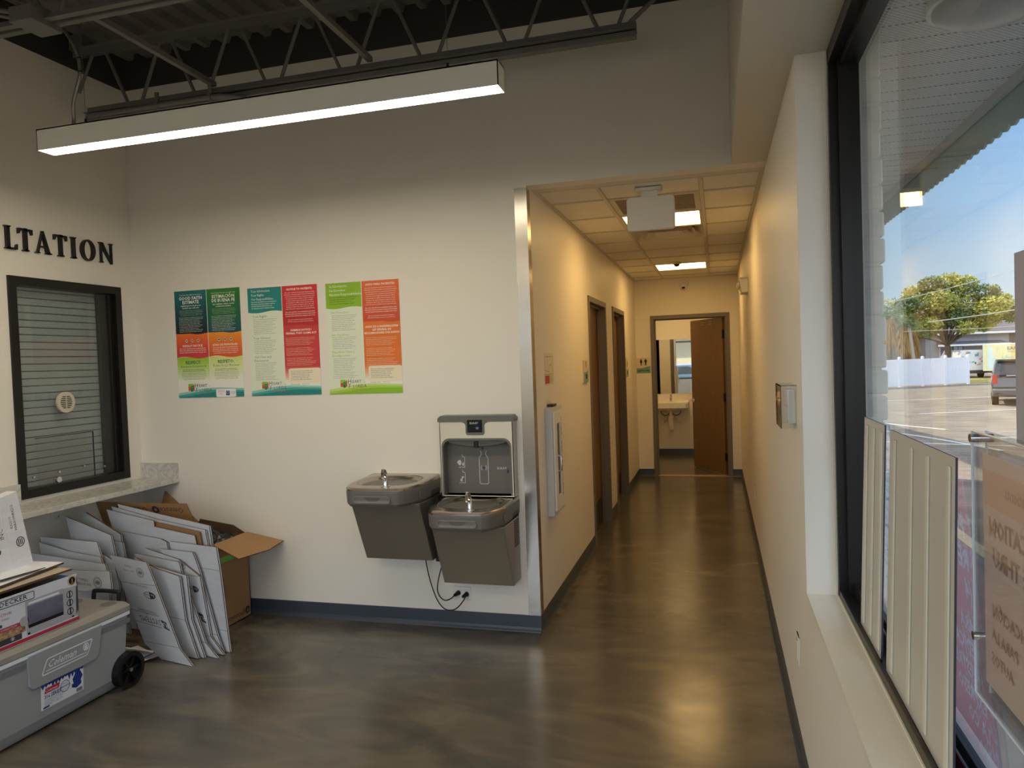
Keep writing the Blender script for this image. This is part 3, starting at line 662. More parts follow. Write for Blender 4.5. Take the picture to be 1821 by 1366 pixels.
def col_r(d, c0, c1, c2, t1, t2):
    d.grad(.5, 1, 0, .36, c0, c1, 8); d.rect(.5, .36, 1, .79, c2); d.band(.5, 1, .34, .36, c1, 0, .012, 2.8)
    for i in range(8):
        f = i/7; d.rect(.5, .72+.02*i, 1, .74+.02*i, tuple(int(c2[k]+((240, 232, 212)[k]-c2[k])*f) for k in range(3)))
    d.rect(.5, .88, 1, 1, (238, 236, 225))
    d.poly([(.55+.45*x, .755+.14*y) for x, y in rrect(0, 1.0, 0, 1, .1)], (238, 226, 200))
    d.txt(t1, .75, .042, .026, W_, 'CENTER', .02)
    para(d, .75, .068, 9, .0145, .0185, W_, 50, 'CENTER'); para(d, .75, .245, 3, .0145, .018, W_, 50, 'CENTER', .012); para(d, .75, .315, 2, .0135, .017, W_, 46, 'CENTER')
    for i, t in enumerate(t2): d.txt(t, .75, .415+.028*i, .0245, W_, 'CENTER', .02)
    v = .415+.028*len(t2)+.01
    for k in range(3): para(d, .53, v+k*.093, 5, .0130, .0155, (250, 226, 200), 56, k0=k*3)
    para(d, .58, .785, 6, .0125, .0155, K_, 44, bold=.012); d.txt('www.hofhc.example   -   352 555 0100', .57, .905, .012, K_)
def p2(d):
    col_l(d, (22, 132, 128), (('Your Information.', 'Your Rights.', 'Our Responsibilities.'), ((.275, 'Your Rights'), (.475, 'Your Choices'), (.65, 'Our Uses and'), (.683, 'Disclosures'))), (30, 130, 128))
    para(d, .07, .295, 9, .0125, .0165, K_, 48); para(d, .07, .492, 8, .0125, .0165, K_, 46); para(d, .07, .700, 11, .0125, .0155, K_, 44)
    col_r(d, (216, 46, 54), (190, 36, 44), (204, 62, 62), 'NOTICE TO PATIENTS:', ('DEEMING NOTICE /', 'FEDERAL TORT CLAIMS ACT')); logo(d, None, TEAL)
def p3(d):
    col_l(d, (140, 186, 32), (('Su Información.', 'Sus Derechos.', 'Nuestras Responsabilidades.'), ((.275, 'Sus Derechos'), (.475, 'Sus Opciones'), (.63, 'Nuestros Usos y'), (.663, 'Divulgaciones'))), (140, 186, 50))
    para(d, .07, .295, 9, .0125, .0165, K_, 48); para(d, .07, .492, 7, .0125, .0165, K_, 46); para(d, .07, .685, 12, .0125, .0155, K_, 44)
    col_r(d, (228, 104, 46), (210, 76, 50), (226, 116, 44), 'AVISO PARA PACIENTES:', ('AVISO DE CONSIDERACIÓN/', 'LEY FEDERAL DE', 'RECLAMACIONES POR DAÑOS')); logo(d, None, GRN)
make_poster(-2.508, -1.988, 1.467, 2.197, p1, 'teal, orange and green poster headed Good Faith Estimate, leftmost of three')
make_poster(-1.929, -1.409, 1.468, 2.182, p2, 'teal and red poster about patient rights, middle of the three on the wall')
make_poster(-1.349, -.837, 1.466, 2.178, p3, 'light green and orange Spanish poster, rightmost of the three on the wall')

# ================================================================== DRINKING FOUNTAINS
M_grey = mat('grey_plastic', (.42, .405, .38), .42, bump=.15, bscale=400)
M_cab = mat('brushed_cabinet', (.66, .63, .58), .38, .75, bump=.12, bscale=40, stretch=(1, 1, .15))
M_basin = mat('basin_steel', (.72, .69, .65), .24, 1)
M_lab = mat('pale_print', (.78, .80, .82), .5)
M_blue = mat('blue_print', (.16, .22, .36), .4)
def fountain(x0, x1, zt, zb, label, cat_loc):
    t = thing('drinking_fountain', label, 'drinking fountain', ((x0+x1)/2, 0, zb), 'wall mounted drinking fountains')
    w = (x1-x0)/2; xc = (x0+x1)/2; D = .485
    def edge(u, g=0):      # depth of the rim at lateral position u (-1..1)
        a = abs(u); return D-g-.02*a*a-.17*max(0, (a-.55)/.45)**2.6
    # outline of apron, swept down
    N = 36
    def outline(z, g, back=0):
        o = [(-1, back)]
        pts = [(xc-(w-g), 0, z)]
        for i in range(N+1):
            u = -1+2*i/N; pts.append((xc+u*(w-g), -edge(u, g), z))
        pts.append((xc+(w-g), 0, z)); return pts
    ap = MB(); L = [outline(zt-.022, -.001), outline(zt-.035, -.003), outline(zt-.10, 0), outline(zt-.118, .012), outline(zt-.12, .05)]
    n = len(L[0]); v = sum(L, []); f = []
    for k in range(len(L)-1):
        for i in range(n-1): f.append((k*n+i, (k+1)*n+i, (k+1)*n+i+1, k*n+i+1))
    f.append(tuple(range((len(L)-1)*n, len(L)*n))); f.append(tuple(range(n-1, -1, -1)))
    ap.add(v, f, smooth=False)
    apron = ap.build('apron', M_grey, t)
    # basin: stainless top with rolled rim and oval bowl
    NX, NY = 44, 40; bm = MB(); v = []
    for j in range(NY+1):
        q = j/NY
        for i in range(NX+1):
            u = -1+2*i/NX; x = xc+u*w; y = -q*edge(u, 0)
            bx, by = (x-xc)/(w*.80), (y+.235)/.165
            r = (abs(bx)**2.6+abs(by)**2.6)**(1/2.6)
            dep = 0 if r > 1 else -.062*(1-r**3.0)**.8
            lip = .0
            if r > 1.0: lip = .002*math.exp(-((r-1.03)/.04)**2)
            sl = .012*(1-q)  # slight rise to the wall
            ed = max(0, (q-.965)/.035); ed2 = max(0, (abs(u)-.975)/.025)
            v.append((x, y-.004*ed, zt-.012+sl+dep+lip-.010*max(ed, ed2)**2+.003*(1-max(ed, ed2))))
    f = [(j*(NX+1)+i, j*(NX+1)+i+1, (j+1)*(NX+1)+i+1, (j+1)*(NX+1)+i) for j in range(NY) for i in range(NX)]
    f = [tuple(reversed(q)) for q in f]
    bm.add(v, f, smooth=True)
    rim = []; k = len(v)
    for i in range(NX+1): u = -1+2*i/NX; rim.append((xc+u*w, -edge(u, 0)-.004, zt-.016))
    lowr = [(a, b, zt-.026) for a, b, c in rim]
    bm.add(rim+lowr, [(i, i+1, len(rim)+i+1, len(rim)+i) for i in range(len(rim)-1)], smooth=True)
    for s in (-1, 1): bm.add([(xc+s*w, 0, zt+.001), (xc+s*w, -edge(s), zt-.018), (xc+s*w, -edge(s), zt-.026), (xc+s*w, 0, zt-.026)], [(0, 1, 2, 3)])
    basin = bm.build('basin', M_basin, t)
    MB().cyl((xc, -.25, zt-.072), (xc, -.25, zt-.066), .028, n=24).build('drain', M_kick, basin)
    # bubbler
    bx, by = xc+.055, -.415
    sp = MB().cyl((bx, by, zt-.010), (bx, by, zt-.004), .026, n=24).tube([(bx, by, zt-.006), (bx, by, zt+.03), (bx-.003, by+.01, zt+.05), (bx-.012, by+.03, zt+.058), (bx-.02, by+.045, zt+.052)], .014, rr=[.017, .014, .0125, .012, .011], n=16)
    spo = sp.build('bubbler', M_chrome, t)
    gd = MB(); prf = [(-.018, 0), (.0, .014), (.016, .05), (.012, .082), (-.004, .092), (-.016, .06), (-.022, .02)]
    gd.prism(prf, lambda u, v, tt: (bx-.012+u*.5+tt, by+.028-v*.28+u*.6, zt+.028+v*.72), -.009, .009)
    gd.build('mouth_guard', M_basin, spo, bevel=.004)
    # push bar on the front, and on the side
    pb = MB(); o = rrect(xc-.115, xc+.115, zt-.093, zt-.052, .019); i_ = rrect(xc-.110, xc+.110, zt-.088, zt-.057, .0150)
    cf = lambda u, v, tt: (u, -D-.002-tt+.02*((u-xc)/w)**2, v)
    pb.plate(o, i_, cf, -.004, .010); pb.prism(i_, cf, -.004, .003); pb.build('push_bar', mat('push_bar_plastic', (.50, .485, .46), .35), t)
    M_push = M_grey
    pb = MB(); o = rrect(-.33, -.20, zt-.093, zt-.052, .019)
    pb.prism(o, lambda u, v, tt: (x1+tt, u, v), -.003, .003); pb.build('push_bar', M_push, t, bevel=.001)
    # cabinet below: tapers back to the wall
    yb, yt = -.16, -.335
    cb = MB().prism([(0, zb), (yb, zb), (yt, zt-.12), (0, zt-.12)], lambda u, v, tt: (tt, u, v), x0+.012, x1-.004).build('cabinet', M_cab, t, bevel=.004)
    # louvres on the right side
    for k in range(9):
        z = zt-.045-k*.0085; MB().box(x1-.0005, x1+.0012, -.155+.004*k*0, -.02, z-.0025, z+.0015).build('louvre', M_ink, t)
    if zb < .4:
        for k in range(14):
            z = zt-.135-k*.0115; MB().box(x1-.0045, x1-.0025, -.12, -.02, z-.003, z+.002).build('louvre', M_ink, cb)
    return t
f1 = fountain(-1.066, -.612, .955, .455, 'higher grey and stainless drinking fountain, left one without bottle filler', None)
f2 = fountain(-.560, -.108, .830, .325, 'lower grey and stainless drinking fountain below the bottle filler, next to the corner', None)
MB().box(-.612, -.585, -.12, 0, .44, .84).build('side_bracket', M_kick, f1)
# bottle filler
t = thing('bottle_filler', 'bottle filling station with grey alcove and small screen on the wall over the right fountain', 'bottle filler', (-.33, 0, .86))
bx0, bx1, bz0, bz1, bd = -.575, -.103, .836, 1.322, .095
fy = lambda u, v, tt: (u, -tt, v)
outer = rrect(bx0+.006, bx1-.006, bz0, 1.285, .004, 5); inner = []
inner = rrect(-.560, -.120, .842, 1.186, .05, 5)
ic = rrect(-.560, -.120, .842, 1.186, .05, 5)
# square lower corners for the alcove opening
inner = [(u, v) for u, v in ic[:12]]+[(-.560, .842)]*6+[(-.120, .842)]*6
MB().plate(outer, inner, fy, .086, .090).build('face_panel', mat('steel_pale_reflection', (.88, .85, .77), .42, .45), t)  # stainless face, cream reflection of the corridor light put into its colour
MB().box(bx0+.006, bx0+.010, -.09, 0, bz0, 1.29).build('side_panel', M_steel, t); MB().box(bx1-.010, bx1-.006, -.09, 0, bz0, 1.29).build('side_panel', M_steel, t)
inn2 = [(-.34+(u+.34)*.955, .842+(v-.842)*.965) for u, v in inner]
al = MB().plate(inner, inn2, fy, .012, .091)
al.build('alcove_trim', M_grey, t)
MB().prism([(-.34+(u+.34)*.96, .842+(v-.842)*.97) for u, v in inner], fy, .010, .018).build('alcove_back', M_grey, t)
MB().prism([(u, v) for u, v in ell(-.34, 1.168, .19, .035, 28)], fy, .018, .07).build('spout_hood', M_grey, t, bevel=.006)
MB().cyl((-.345, -.062, 1.165), (-.345, -.062, 1.128), .017, n=20).build('spout', M_kick, t)
hd = MB().prism([(bx0-.004, 1.285), (-.425, 1.285), (-.405, 1.275), (-.400, 1.262), (-.400, 1.218), (-.392, 1.206), (-.290, 1.206), (-.282, 1.218), (-.282, 1.262), (-.277, 1.275), (-.257, 1.285), (bx1+.004, 1.285), (bx1+.004, 1.305), (bx1-.012, bz1), (bx0+.012, bz1), (bx0-.004, 1.305)], fy, 0, .096).build('head', M_grey, t, bevel=.002)
M_scr = mat('screen_glass', (.07, .085, .11), .06)
sc = MB().prism(rrect(-.388, -.294, 1.222, 1.296, .004), fy, .096, .098).build('screen', M_scr, hd)
m = MB(); m.text('ELKAY', lambda x, y, tt: (-.372+x, -.0985, 1.272+y), .016, bold=.02, sx=1.15); m.build('screen_logo', M_lab, sc)
MB().prism(ell(-.325, 1.247, .010, .007, 16), fy, .098, .0986).build('screen_button', mat('blue_lamp', (.35, .45, .75), .3), sc)
# printed marks in the alcove (bottle outline, hands, logo)
F2 = lambda u, v, tt: (u, -.0182-tt, v)
m = MB()
def stroke(pts, wd):
    for (a, b), (c, d_) in zip(pts[:-1], pts[1:]):
        l = math.hypot(c-a, d_-b) or 1; nx, ny = -(d_-b)/l*wd/2, (c-a)/l*wd/2; ex, ey = (c-a)/l*wd/2, (d_-b)/l*wd/2
        m.prism([(a-ex-nx, b-ey-ny), (c+ex-nx, d_+ey-ny), (c+ex+nx, d_+ey+ny), (a-ex+nx, b-ey+ny)], F2, 0, .0008)
bc = -.318
stroke([(bc-.019, 1.098), (bc-.014, 1.090), (bc-.014, 1.078), (bc-.026, 1.062), (bc-.028, 1.050), (bc-.028, .908), (bc-.022, .900), (bc+.022, .900), (bc+.028, .908), (bc+.028, 1.050), (bc+.026, 1.062), (bc+.014, 1.078), (bc+.014, 1.090), (bc+.019, 1.098)], .0042)
for r in (.014, .020):
    for s0 in (-50, 130): stroke([(bc+r*cos(radians(s0+a)), .998+r*sin(radians(s0+a))) for a in range(0, 101, 20)], .0022)
for zo in (1.0, .905):
    stroke([(-.455, zo+.078), (-.455, zo+.066), (-.443, zo+.064), (-.440, zo+.058), (-.440, zo+.0), (-.478, zo)], .003)
m.prism([(-.49, 1.03), (-.482, 1.042), (-.468, 1.046), (-.462, 1.036), (-.462, 1.024), (-.468, 1.012), (-.478, 1.014), (-.484, 1.024)], F2, 0, .0008)
m.prism(ell(-.451, 1.020, .006, .011, 12), F2, 0, .0008)
m.prism([(-.472, .915), (-.458, .912), (-.458, .935), (-.448, .935), (-.448, .945), (-.462, .945), (-.464, .930), (-.472, .928)], F2, 0, .0008)
m.text('ELKAY', lambda x, y, tt: (-.235+x, -.0188, .990+y), .018, bold=.02, sx=1.2)
m.build('printed_marks', M_lab, t)
m = MB()
for cx_, cz_, s in ((-.322, 1.118, 1), (-.166, .978, 1)): m.prism([(cx_+s*u, cz_+s*v) for u, v in [(0, .018), (.006, .004), (.0075, -.004), (.005, -.010), (0, -.0125), (-.005, -.010), (-.0075, -.004), (-.006, .004)]], F2, 0, .0008)
m.prism(rrect(bc-.006, bc+.006, .992, 1.004, .003), F2, 0, .0012)
m.build('drop_marks', M_blue, t)
# outlet with two plugs and cords
t = thing('wall_outlet', 'white double outlet plate with two black plugs under the right fountain', 'outlet', (-.495, 0, .215))
MB().bbox(-.555, -.435, -.006, 0, .175, .255, .003).build('cover_plate', M_white, t)
for i, x in enumerate((-.523, -.474)): MB().bbox(x-.018, x+.018, -.009, -.005, .185, .238, .002).build('receptacle', M_white, t)
for i, (pts, lb, px, pz) in enumerate((([(-.71, -.05, .452), (-.705, -.05, .40), (-.685, -.05, .30), (-.645, -.055, .19), (-.60, -.06, .135), (-.55, -.065, .125), (-.505, -.07, .145), (-.470, -.06, .185), (-.458, -.048, .208)], 'black power cord from the left fountain looping low to the outlet', -.462, .212),
        ([(-.578, -.05, .435), (-.60, -.05, .40), (-.625, -.055, .32), (-.635, -.06, .25), (-.62, -.06, .205), (-.585, -.065, .185), (-.55, -.06, .195), (-.53, -.05, .212)], 'black power cord from between the fountains to the left socket', -.516, .218))):
    c = thing('power_cord', lb, 'cord', (px, -.02, pz), 'power cords under the fountains')
    MB().tube(smooth_path(pts, 6), .0038, n=8).build('cable', M_blk, c)
    MB().cyl((px-.012, -.050, pz-.004), (px, -.009, pz), .009, n=14, r2=.016).build('plug', M_blk, c)

# ================================================================== CORRIDOR WALL ITEMS
t = thing('extinguisher_cabinet', 'white wall cabinet with a narrow window and black vertical lettering near the steel corner', 'cabinet', (0, .45, .97))
a, b, c, d = .285, .605, .640, 1.335
MB().box(0, .045, a, b, c, d).build('cabinet_body', mat('cabinet_white', (.80, .80, .79), .35), t, bevel=.003)
dr = MB().plate([(a+.025, c+.03), (b-.02, c+.03), (b-.02, d-.03), (a+.025, d-.03)], [(a+.10, c+.12), (a+.185, c+.12), (a+.185, d-.11), (a+.10, d-.11)], FXp(.045), 0, .012).build('door', M_white, t, bevel=.002)
MB().box(.047, .050, a+.10, a+.185, c+.12, d-.11).build('window_pane', mat('smoked_pane', (.22, .20, .17), .12), dr)
MB().tube([(.055, a+.085, .92), (.08, a+.085, .925), (.08, a+.085, 1.015), (.055, a+.085, 1.02)], .005).build('handle', M_chrome, dr)
m = MB()
for i, ch in enumerate('FIRE EXTINGUISHER'):
    if ch != ' ': m.text(ch, lambda x, y, tt, i=i: (.0576, a+.225+x, d-.105-i*.0305+y), .036, align='CENTER', bold=.02)
m.build('lettering', M_ink, dr)
MB().box(.0, .04, .36, .46, 1.336, 1.352).build('top_label', M_kick, t)
t = thing('evacuation_plan', 'small paper plan with a red block taped on the corridor wall above the cabinet', 'notice', (0, .45, 1.58))
MB().box(0, .0015, .32, .585, 1.476, 1.684).build('paper', mat('paper_white', (.86, .83, .75), .6), t)
m = MB()
for i, (p0, p1_) in enumerate((((.34, 1.66), (.57, 1.66)), ((.34, 1.66), (.34, 1.57)), ((.34, 1.57), (.45, 1.56)), ((.45, 1.56), (.46, 1.60)), ((.46, 1.60), (.52, 1.61)), ((.52, 1.61), (.57, 1.56)), ((.57, 1.56), (.57, 1.66)), ((.40, 1.66), (.40, 1.62)), ((.32, 1.545), (.585, 1.545)))):
    m.prism([(p0[0], p0[1]-.0012), (p1_[0], p1_[1]-.0012), (p1_[0], p1_[1]+.0012), (p0[0], p0[1]+.0012)], FXp(.0015), 0, .0003)
for k in range(5): m.text(line(k, 20), lambda x, y, tt, k=k: (.0019, .47+x, 1.53-k*.010+y), .009)
m.build('plan_lines', M_ink, t)
MB().box(.0015, .0018, .33, .455, 1.485, 1.538).build('red_block', mat('red_print', (.75, .22, .15), .5), t)
# restroom signs
M_teal = mat('sign_teal', (.42, .62, .55), .4); M_clear = mat('sign_cream', (.86, .80, .68), .3)
def figure(m, fn, cx, cz, h, woman):
    m.prism(ell(cx, cz+h*.43, h*.075, h*.075, 14), fn, 0, .001)
    if woman: P = [(-.07, .34), (.07, .34), (.14, .25), (.19, .06), (.15, .03), (.11, .14), (.17, -.14), (.07, -.14), (.07, -.5), (-.07, -.5), (-.07, -.14), (-.17, -.14), (-.11, .14), (-.15, .03), (-.19, .06), (-.14, .25)]
    else: P = [(-.12, .34), (.12, .34), (.18, .28), (.18, -.03), (.12, -.03), (.11, .18), (.10, -.5), (.01, -.5), (0, -.08), (-.01, -.5), (-.10, -.5), (-.11, .18), (-.12, -.03), (-.18, -.03), (-.18, .28)]
    m.prism([(cx+u*h, cz+v*h) for u, v in P], fn, 0, .001)
t = thing('restroom_sign', 'teal and cream RESTROOMS sign with two figures left of the far door', 'sign', (.095, LC, 1.5))
s = MB().box(.004, .190, LC-.004, LC, 1.412, 1.62).build('plate', M_clear, t)
MB().prism([(.004, 1.412), (.190, 1.412), (.190, 1.508), (.15, 1.50), (.11, 1.488), (.06, 1.480), (.004, 1.483)], FY(LC-.004), 0, .001).build('teal_band', M_teal, s)
m = MB(); figure(m, FY(LC-.004), .067, 1.563, .092, True); figure(m, FY(LC-.004), .128, 1.563, .092, False)
m.prism([(.0965, 1.51), (.0985, 1.51), (.0985, 1.615), (.0965, 1.615)], FY(LC-.004), 0, .001)
m.text('RESTROOMS', lambda x, y, tt: (.098+x, LC-.0055, 1.437+y), .027, align='CENTER', bold=.03); m.build('lettering', M_ink, s)
for nm, yy0, yy1, z0_, z1_, lb, wm in (('a', 1.70, 1.90, 1.44, 1.625, 'small teal and cream sign on the corridor wall before the first door', 0), ('b', 4.62, 4.80, 1.40, 1.63, 'small teal and cream sign on the corridor wall after the second door', 1)):
    t = thing('room_sign', lb, 'sign', (0, yy0, z0_), 'small door signs on the corridor wall')
    s = MB().box(0, .012, yy0, yy1, z0_, z1_).build('plate', M_clear, t)
    MB().prism([(yy0, z0_), (yy1, z0_), (yy1, z0_+.10), (yy0+.1, z0_+.085), (yy0, z0_+.09)], FXp(.012), 0, .001).build('teal_band', M_teal, s)
    m = MB(); figure(m, FXp(.012), (yy0+yy1)/2, z0_+.155, .085 if wm else .05, wm); m.prism(rrect((yy0+yy1)/2-.03, (yy0+yy1)/2+.03, z0_+.03, z0_+.07, .008), FXp(.013), 0, .001); m.build('symbol', M_ink, s)

# ---- restroom: mirror, sink
tag(MB().box(-.30, .95, 8.044, 8.049, 1.012, 1.905).build('wall_mirror', M_mirror), 'large frameless mirror above the restroom sink', 'mirror')
t = thing('sink', 'cream wall hung sink with chrome faucet below the restroom mirror', 'sink', (.33, 7.85, .8))
def sk(z, g, yf): return [(.045+g, 8.048), (.045+g, yf+.05), (.08+g, yf), (.57-g, yf), (.605-g, yf+.05), (.605-g, 8.048)]
m = MB(); o = sk(0, 0, 7.60); lo = sk(0, .03, 7.68); k = len(o)
m.add([(x, y, .885) for x, y in o]+[(x, y, .80) for x, y in o]+[(x, y, .755) for x, y in lo], [(i, (i+1) % k, k+(i+1) % k, k+i) for i in range(k)]+[(k+i, k+(i+1) % k, 2*k+(i+1) % k, 2*k+i) for i in range(k)]+[tuple(range(3*k-1, 2*k-1, -1))])
bw = rrect(.10, .55, 7.64, 7.93, .07, 5)
oo = rrect(.046, .604, 7.602, 8.047, .03, 5)
m.plate(oo, bw, FXY, .86, .886); m.add([(x, y, .87) for x, y in bw]+[(.325+(x-.325)*.7, 7.785+(y-7.785)*.7, .775) for x, y in bw], [(i, (i+1) % 24, 24+(i+1) % 24, 24+i) for i in range(24)]+[tuple(range(24, 48))])
m.box(.046, .604, 8.02, 8.048, .88, .91)
m.build('basin', M_shinyw, t, bevel=.003)
MB().cyl((.325, 7.98, .885), (.325, 7.98, .995), .02, n=16).tube([(.325, 7.98, .96), (.325, 7.93, .975), (.325, 7.87, .96)], .012).tube([(.325, 7.98, .99), (.325, 7.965, 1.02), (.325, 7.94, 1.04)], .008).build('faucet', M_chrome, t)
MB().cyl((.325, 7.80, .76), (.325, 7.80, .66), .02).tube(smooth_path([(.325, 7.80, .67), (.325, 7.80, .50), (.325, 7.83, .455), (.325, 7.87, .47), (.325, 7.90, .55), (.325, 8.04, .57)]), .028, n=12, rr=[.042-.012*(i/20) for i in range(21)]).build('drain_trap', M_shinyw, t)
for s in (-1, 1):
    MB().tube(smooth_path([(.325+s*.05, 7.93, .74), (.325+s*.10, 7.95, .60), (.325+s*.12, 8.0, .545), (.325+s*.11, 8.04, .575)]), .013).build('supply_line', M_shinyw, t)
    MB().tube(smooth_path([(.325+s*.03, 7.82, .70), (.325+s*.08, 7.80, .67), (.325+s*.14, 7.80, .70), (.325+s*.16, 7.82, .755)]), .006).build('support_hook', M_blk, t)

# ================================================================== CARTONS
def cardw(name, c, c2=None): return mat(name, c, .7, noise=.05, nscale=6, col2=c2, bump=.25, bscale=60, stretch=(1, 1, 6))
M_cw = cardw('white_board', (.86, .865, .88)); M_ck = cardw('kraft_board', (.66, .50, .33)); M_ce = mat('board_edge', (.36, .25, .17), .9, noise=.4, nscale=200)
M_prn = mat('carton_print', (.17, .18, .22), .7); M_gr = mat('carton_print_grey', (.40, .41, .44), .7); M_fold = mat('fold_shadow', (.60, .585, .57), .8)
def sheet(a, th, d, pts, label, back=True, kraft=False, ext=None, folds=(), draw=None, group='flattened white cartons leaning beside the cooler'):
    a = radians(a); th = radians(th)
    e1 = Vector((cos(a), sin(a), 0)); n = Vector((-sin(a), cos(a), 0)); w = Vector((0, 0, 1))*cos(th)+n*sin(th); nn = w.cross(e1)*-1
    if nn.dot(n) < 0: nn = -nn
    O = n*d
    fn = lambda u, v, t: O+e1*u+w*v-nn*t          # +t comes towards the viewer
    if ext: pts = list(pts)+[(pts[-1][0]+ext[1], .004), (pts[0][0]+ext[0], .004)]
    pts = [(u, max(v, .003)) for u, v in pts]
    t = thing('flattened_carton', label, 'carton', fn(sum(p[0] for p in pts)/len(pts), .004, 0), group)
    m = MB().prism(pts, fn, -.004, 0, 0, 1)
    cu = sum(p[0] for p in pts)/len(pts)
    for (u0, v0, u1, v1) in folds: m.prism([(u0, v0-.0015), (u1, v1-.0015), (u1, v1+.0015), (u0, v0+.0015)], fn, 0, .0006, 2)
    o = m.build('front_ply', [M_ck if kraft else M_cw, M_ce, M_fold], t)
    if draw:
        g = MB(); draw(g, lambda u, v: fn(u, v, .0008), fn); g.build('printing', [M_prn, M_gr, M_cw], o)
    if back:
        p2 = [(u+.006*(1 if u > cu else -1)*0+.004, max(.003, v-.006)) for u, v in pts]
        MB().prism(p2, fn, -.012, -.0075, 0, 1).build('back_ply', [M_cw, M_ce], t)
    return t
def up(u0, v0, shear=-.19):      # upside-down text, sheared like the leaning carton
    return lambda f: (lambda x, y, t: f(u0-x+y*shear*-1*-1, v0-y))
def emblem(g, f, fn, u, v, r):
    for k in (1, .82):
        g.plate([(u+a, v+b) for a, b in ell(0, 0, r*k, r*k, 24)], [(u+a, v+b) for a, b in ell(0, 0, r*k*.93, r*k*.93, 24)], fn, .0003, .0007, 1)
    for k in range(-2, 3): g.prism([(u+k*r*.22-r*.06, v-r*.5+abs(k)*r*.1), (u+k*r*.22+r*.06, v-r*.5+abs(k)*r*.1), (u+k*r*.22+r*.06, v+r*.5-abs(k)*r*.12), (u+k*r*.22-r*.06, v+r*.5-abs(k)*r*.12)], fn, .0003, .0007, 1)
    g.prism([(u-r*.55, v-r*.08), (u+r*.55, v-r*.08), (u+r*.55, v+r*.06), (u-r*.55, v+r*.06)], fn, .0003, .0007, 1)
def T(g, f, s, u, v, size, mi=0, sh=.16, sx=1, bold=0):   # upside-down, starts at the right and reads left
    g.text(s, lambda x, y, t: f(u-x+sh*y, v-y-.05*x*0+.05*x), size, mi, bold=bold, sx=sx)
def d1(g, f, fn):
    g.prism([(-1.755, .268), (-1.712, .255), (-1.695, .205), (-1.738, .216)], fn, .0003, .0006, 0)
    T(g, lambda u, v: fn(u, v, .001), 'Rx', -1.702, .250, .048, 2, bold=.01)
    T(g, f, 'SYSTEMS', -1.760, .264, .050, 0, sx=.93); T(g, f, 'INC', -1.852, .292, .013)
    for v in (.288, .216): g.prism([(-2.0, v+.012), (-1.76, v-.002), (-1.76, v), (-2.0, v+.014)], fn, .0003, .0007, 0)
    T(g, f, 'STRATA SERIES', -1.775, .298+.012, .021, 1, sx=1.15)
    g.plate([(-1.795+a, .412+b) for a, b in ell(0, 0, .050, .022, 24)], [(-1.795+a, .412+b) for a, b in ell(0, 0, .047, .019, 24)], fn, .0003, .0007, 0)
    g.prism([(-1.795+a, .412+b) for a, b in ell(0, 0, .050, .022, 24) if a > -.004], fn, .0003, .0006, 0)
    T(g, lambda u, v: fn(u, v, .001), 'Rx', -1.757, .421, .026, 2); T(g, f, 'VIAL', -1.797, .421, .022)
    T(g, f, 'MADE IN THE U.S.A.', -1.80, .466, .015, 1, sx=1.1)
    emblem(g, f, fn, -1.828, .548, .030)
    T(g, f, 'RxV OUTER', -1.885, .553, .017, 1); T(g, f, 'STRATA', -1.893, .582, .017, 1)
def d5(g, f, fn):
    g.prism([(-1.676, .262), (-1.638, .25), (-1.622, .195), (-1.658, .206)], fn, .0003, .0006, 0)
    T(g, lambda u, v: fn(u, v, .001), 'Rx', -1.628, .240, .045, 2)
    g.prism([(-1.665+a, .41+b) for a, b in ell(0, 0, .046, .021, 24) if a > -.01], fn, .0003, .0006, 0)
    T(g, lambda u, v: fn(u, v, .001), 'Rx', -1.63, .419, .025, 2); T(g, f, 'VIAL', -1.668, .419, .022)
    emblem(g, f, fn, -1.712, .556, .030)
def dG(g, f, fn):
    T(g, f, 'RxV OUTER', -2.135, .508, .020, 1, sh=.05); T(g, f, 'STRATA', -2.155, .534, .020, 1, sh=.05); emblem(g, f, fn, -2.082, .520, .031)
A, B_ = -12, -12
sheet(A, B_, -1.202, [(-2.062,.633), (-1.75,.619), (-1.72,.479), (-1.654,.103), (-1.578,0), (-1.841,.001), (-1.957,.084), (-2.03,.465)], 'front white carton printed Rx Systems upside down, leaning nearest the cooler wheel', folds=((-2.03, .469, -1.722, .481), (-1.955, .10, -1.656, .107)), draw=d1)
sheet(A, B_, -1.115, [(-1.978,.602), (-1.808,.548), (-1.624,.522), (-1.67,.243), (-1.639,0), (-1.867,.001), (-1.96,.187)], 'plain white carton directly behind the front one with the Rx print', folds=((-1.95, .25, -1.67, .245),))
sheet(A, B_, -1.092, [(-1.854,.554), (-1.595,.523), (-1.646,.244), (-1.614,0), (-1.719,0), (-1.84, .2)], 'narrow white carton edge, third from the front of the leaning stack')
sheet(A, B_, -1.065, [(-1.76,.41), (-1.649,.385), (-1.612,.091), (-1.537,.001), (-1.668,0), (-1.75, .1)], 'white carton with a pointed lower flap, fourth in the leaning stack', folds=((-1.70, .095, -1.613, .092),))
sheet(A, B_, -1.045, [(-2.084,.598), (-1.698,.581), (-1.70,.50), (-1.76, .2), (-2.0, .2)], 'short white carton with a torn top edge behind the Rx carton')
sheet(A, B_, -1.02, [(-2.01,.63), (-1.734,.588), (-1.583,.498), (-1.617,.113), (-1.539,.006), (-1.647,0), (-1.925,.2)], 'white carton with oval logo and round emblem, partly hidden mid stack', folds=((-1.80, .49, -1.585, .498), (-1.70, .115, -1.618, .113)), draw=d5)
sheet(A, B_, -1.003, [(-1.893,.633), (-1.618,.639), (-1.597,.511), (-1.579,.122), (-1.563,0), (-1.634,0), (-1.85, .2)], 'thin white carton edge just left of the rightmost leaning carton', folds=((-1.66, .125, -1.58, .122),))
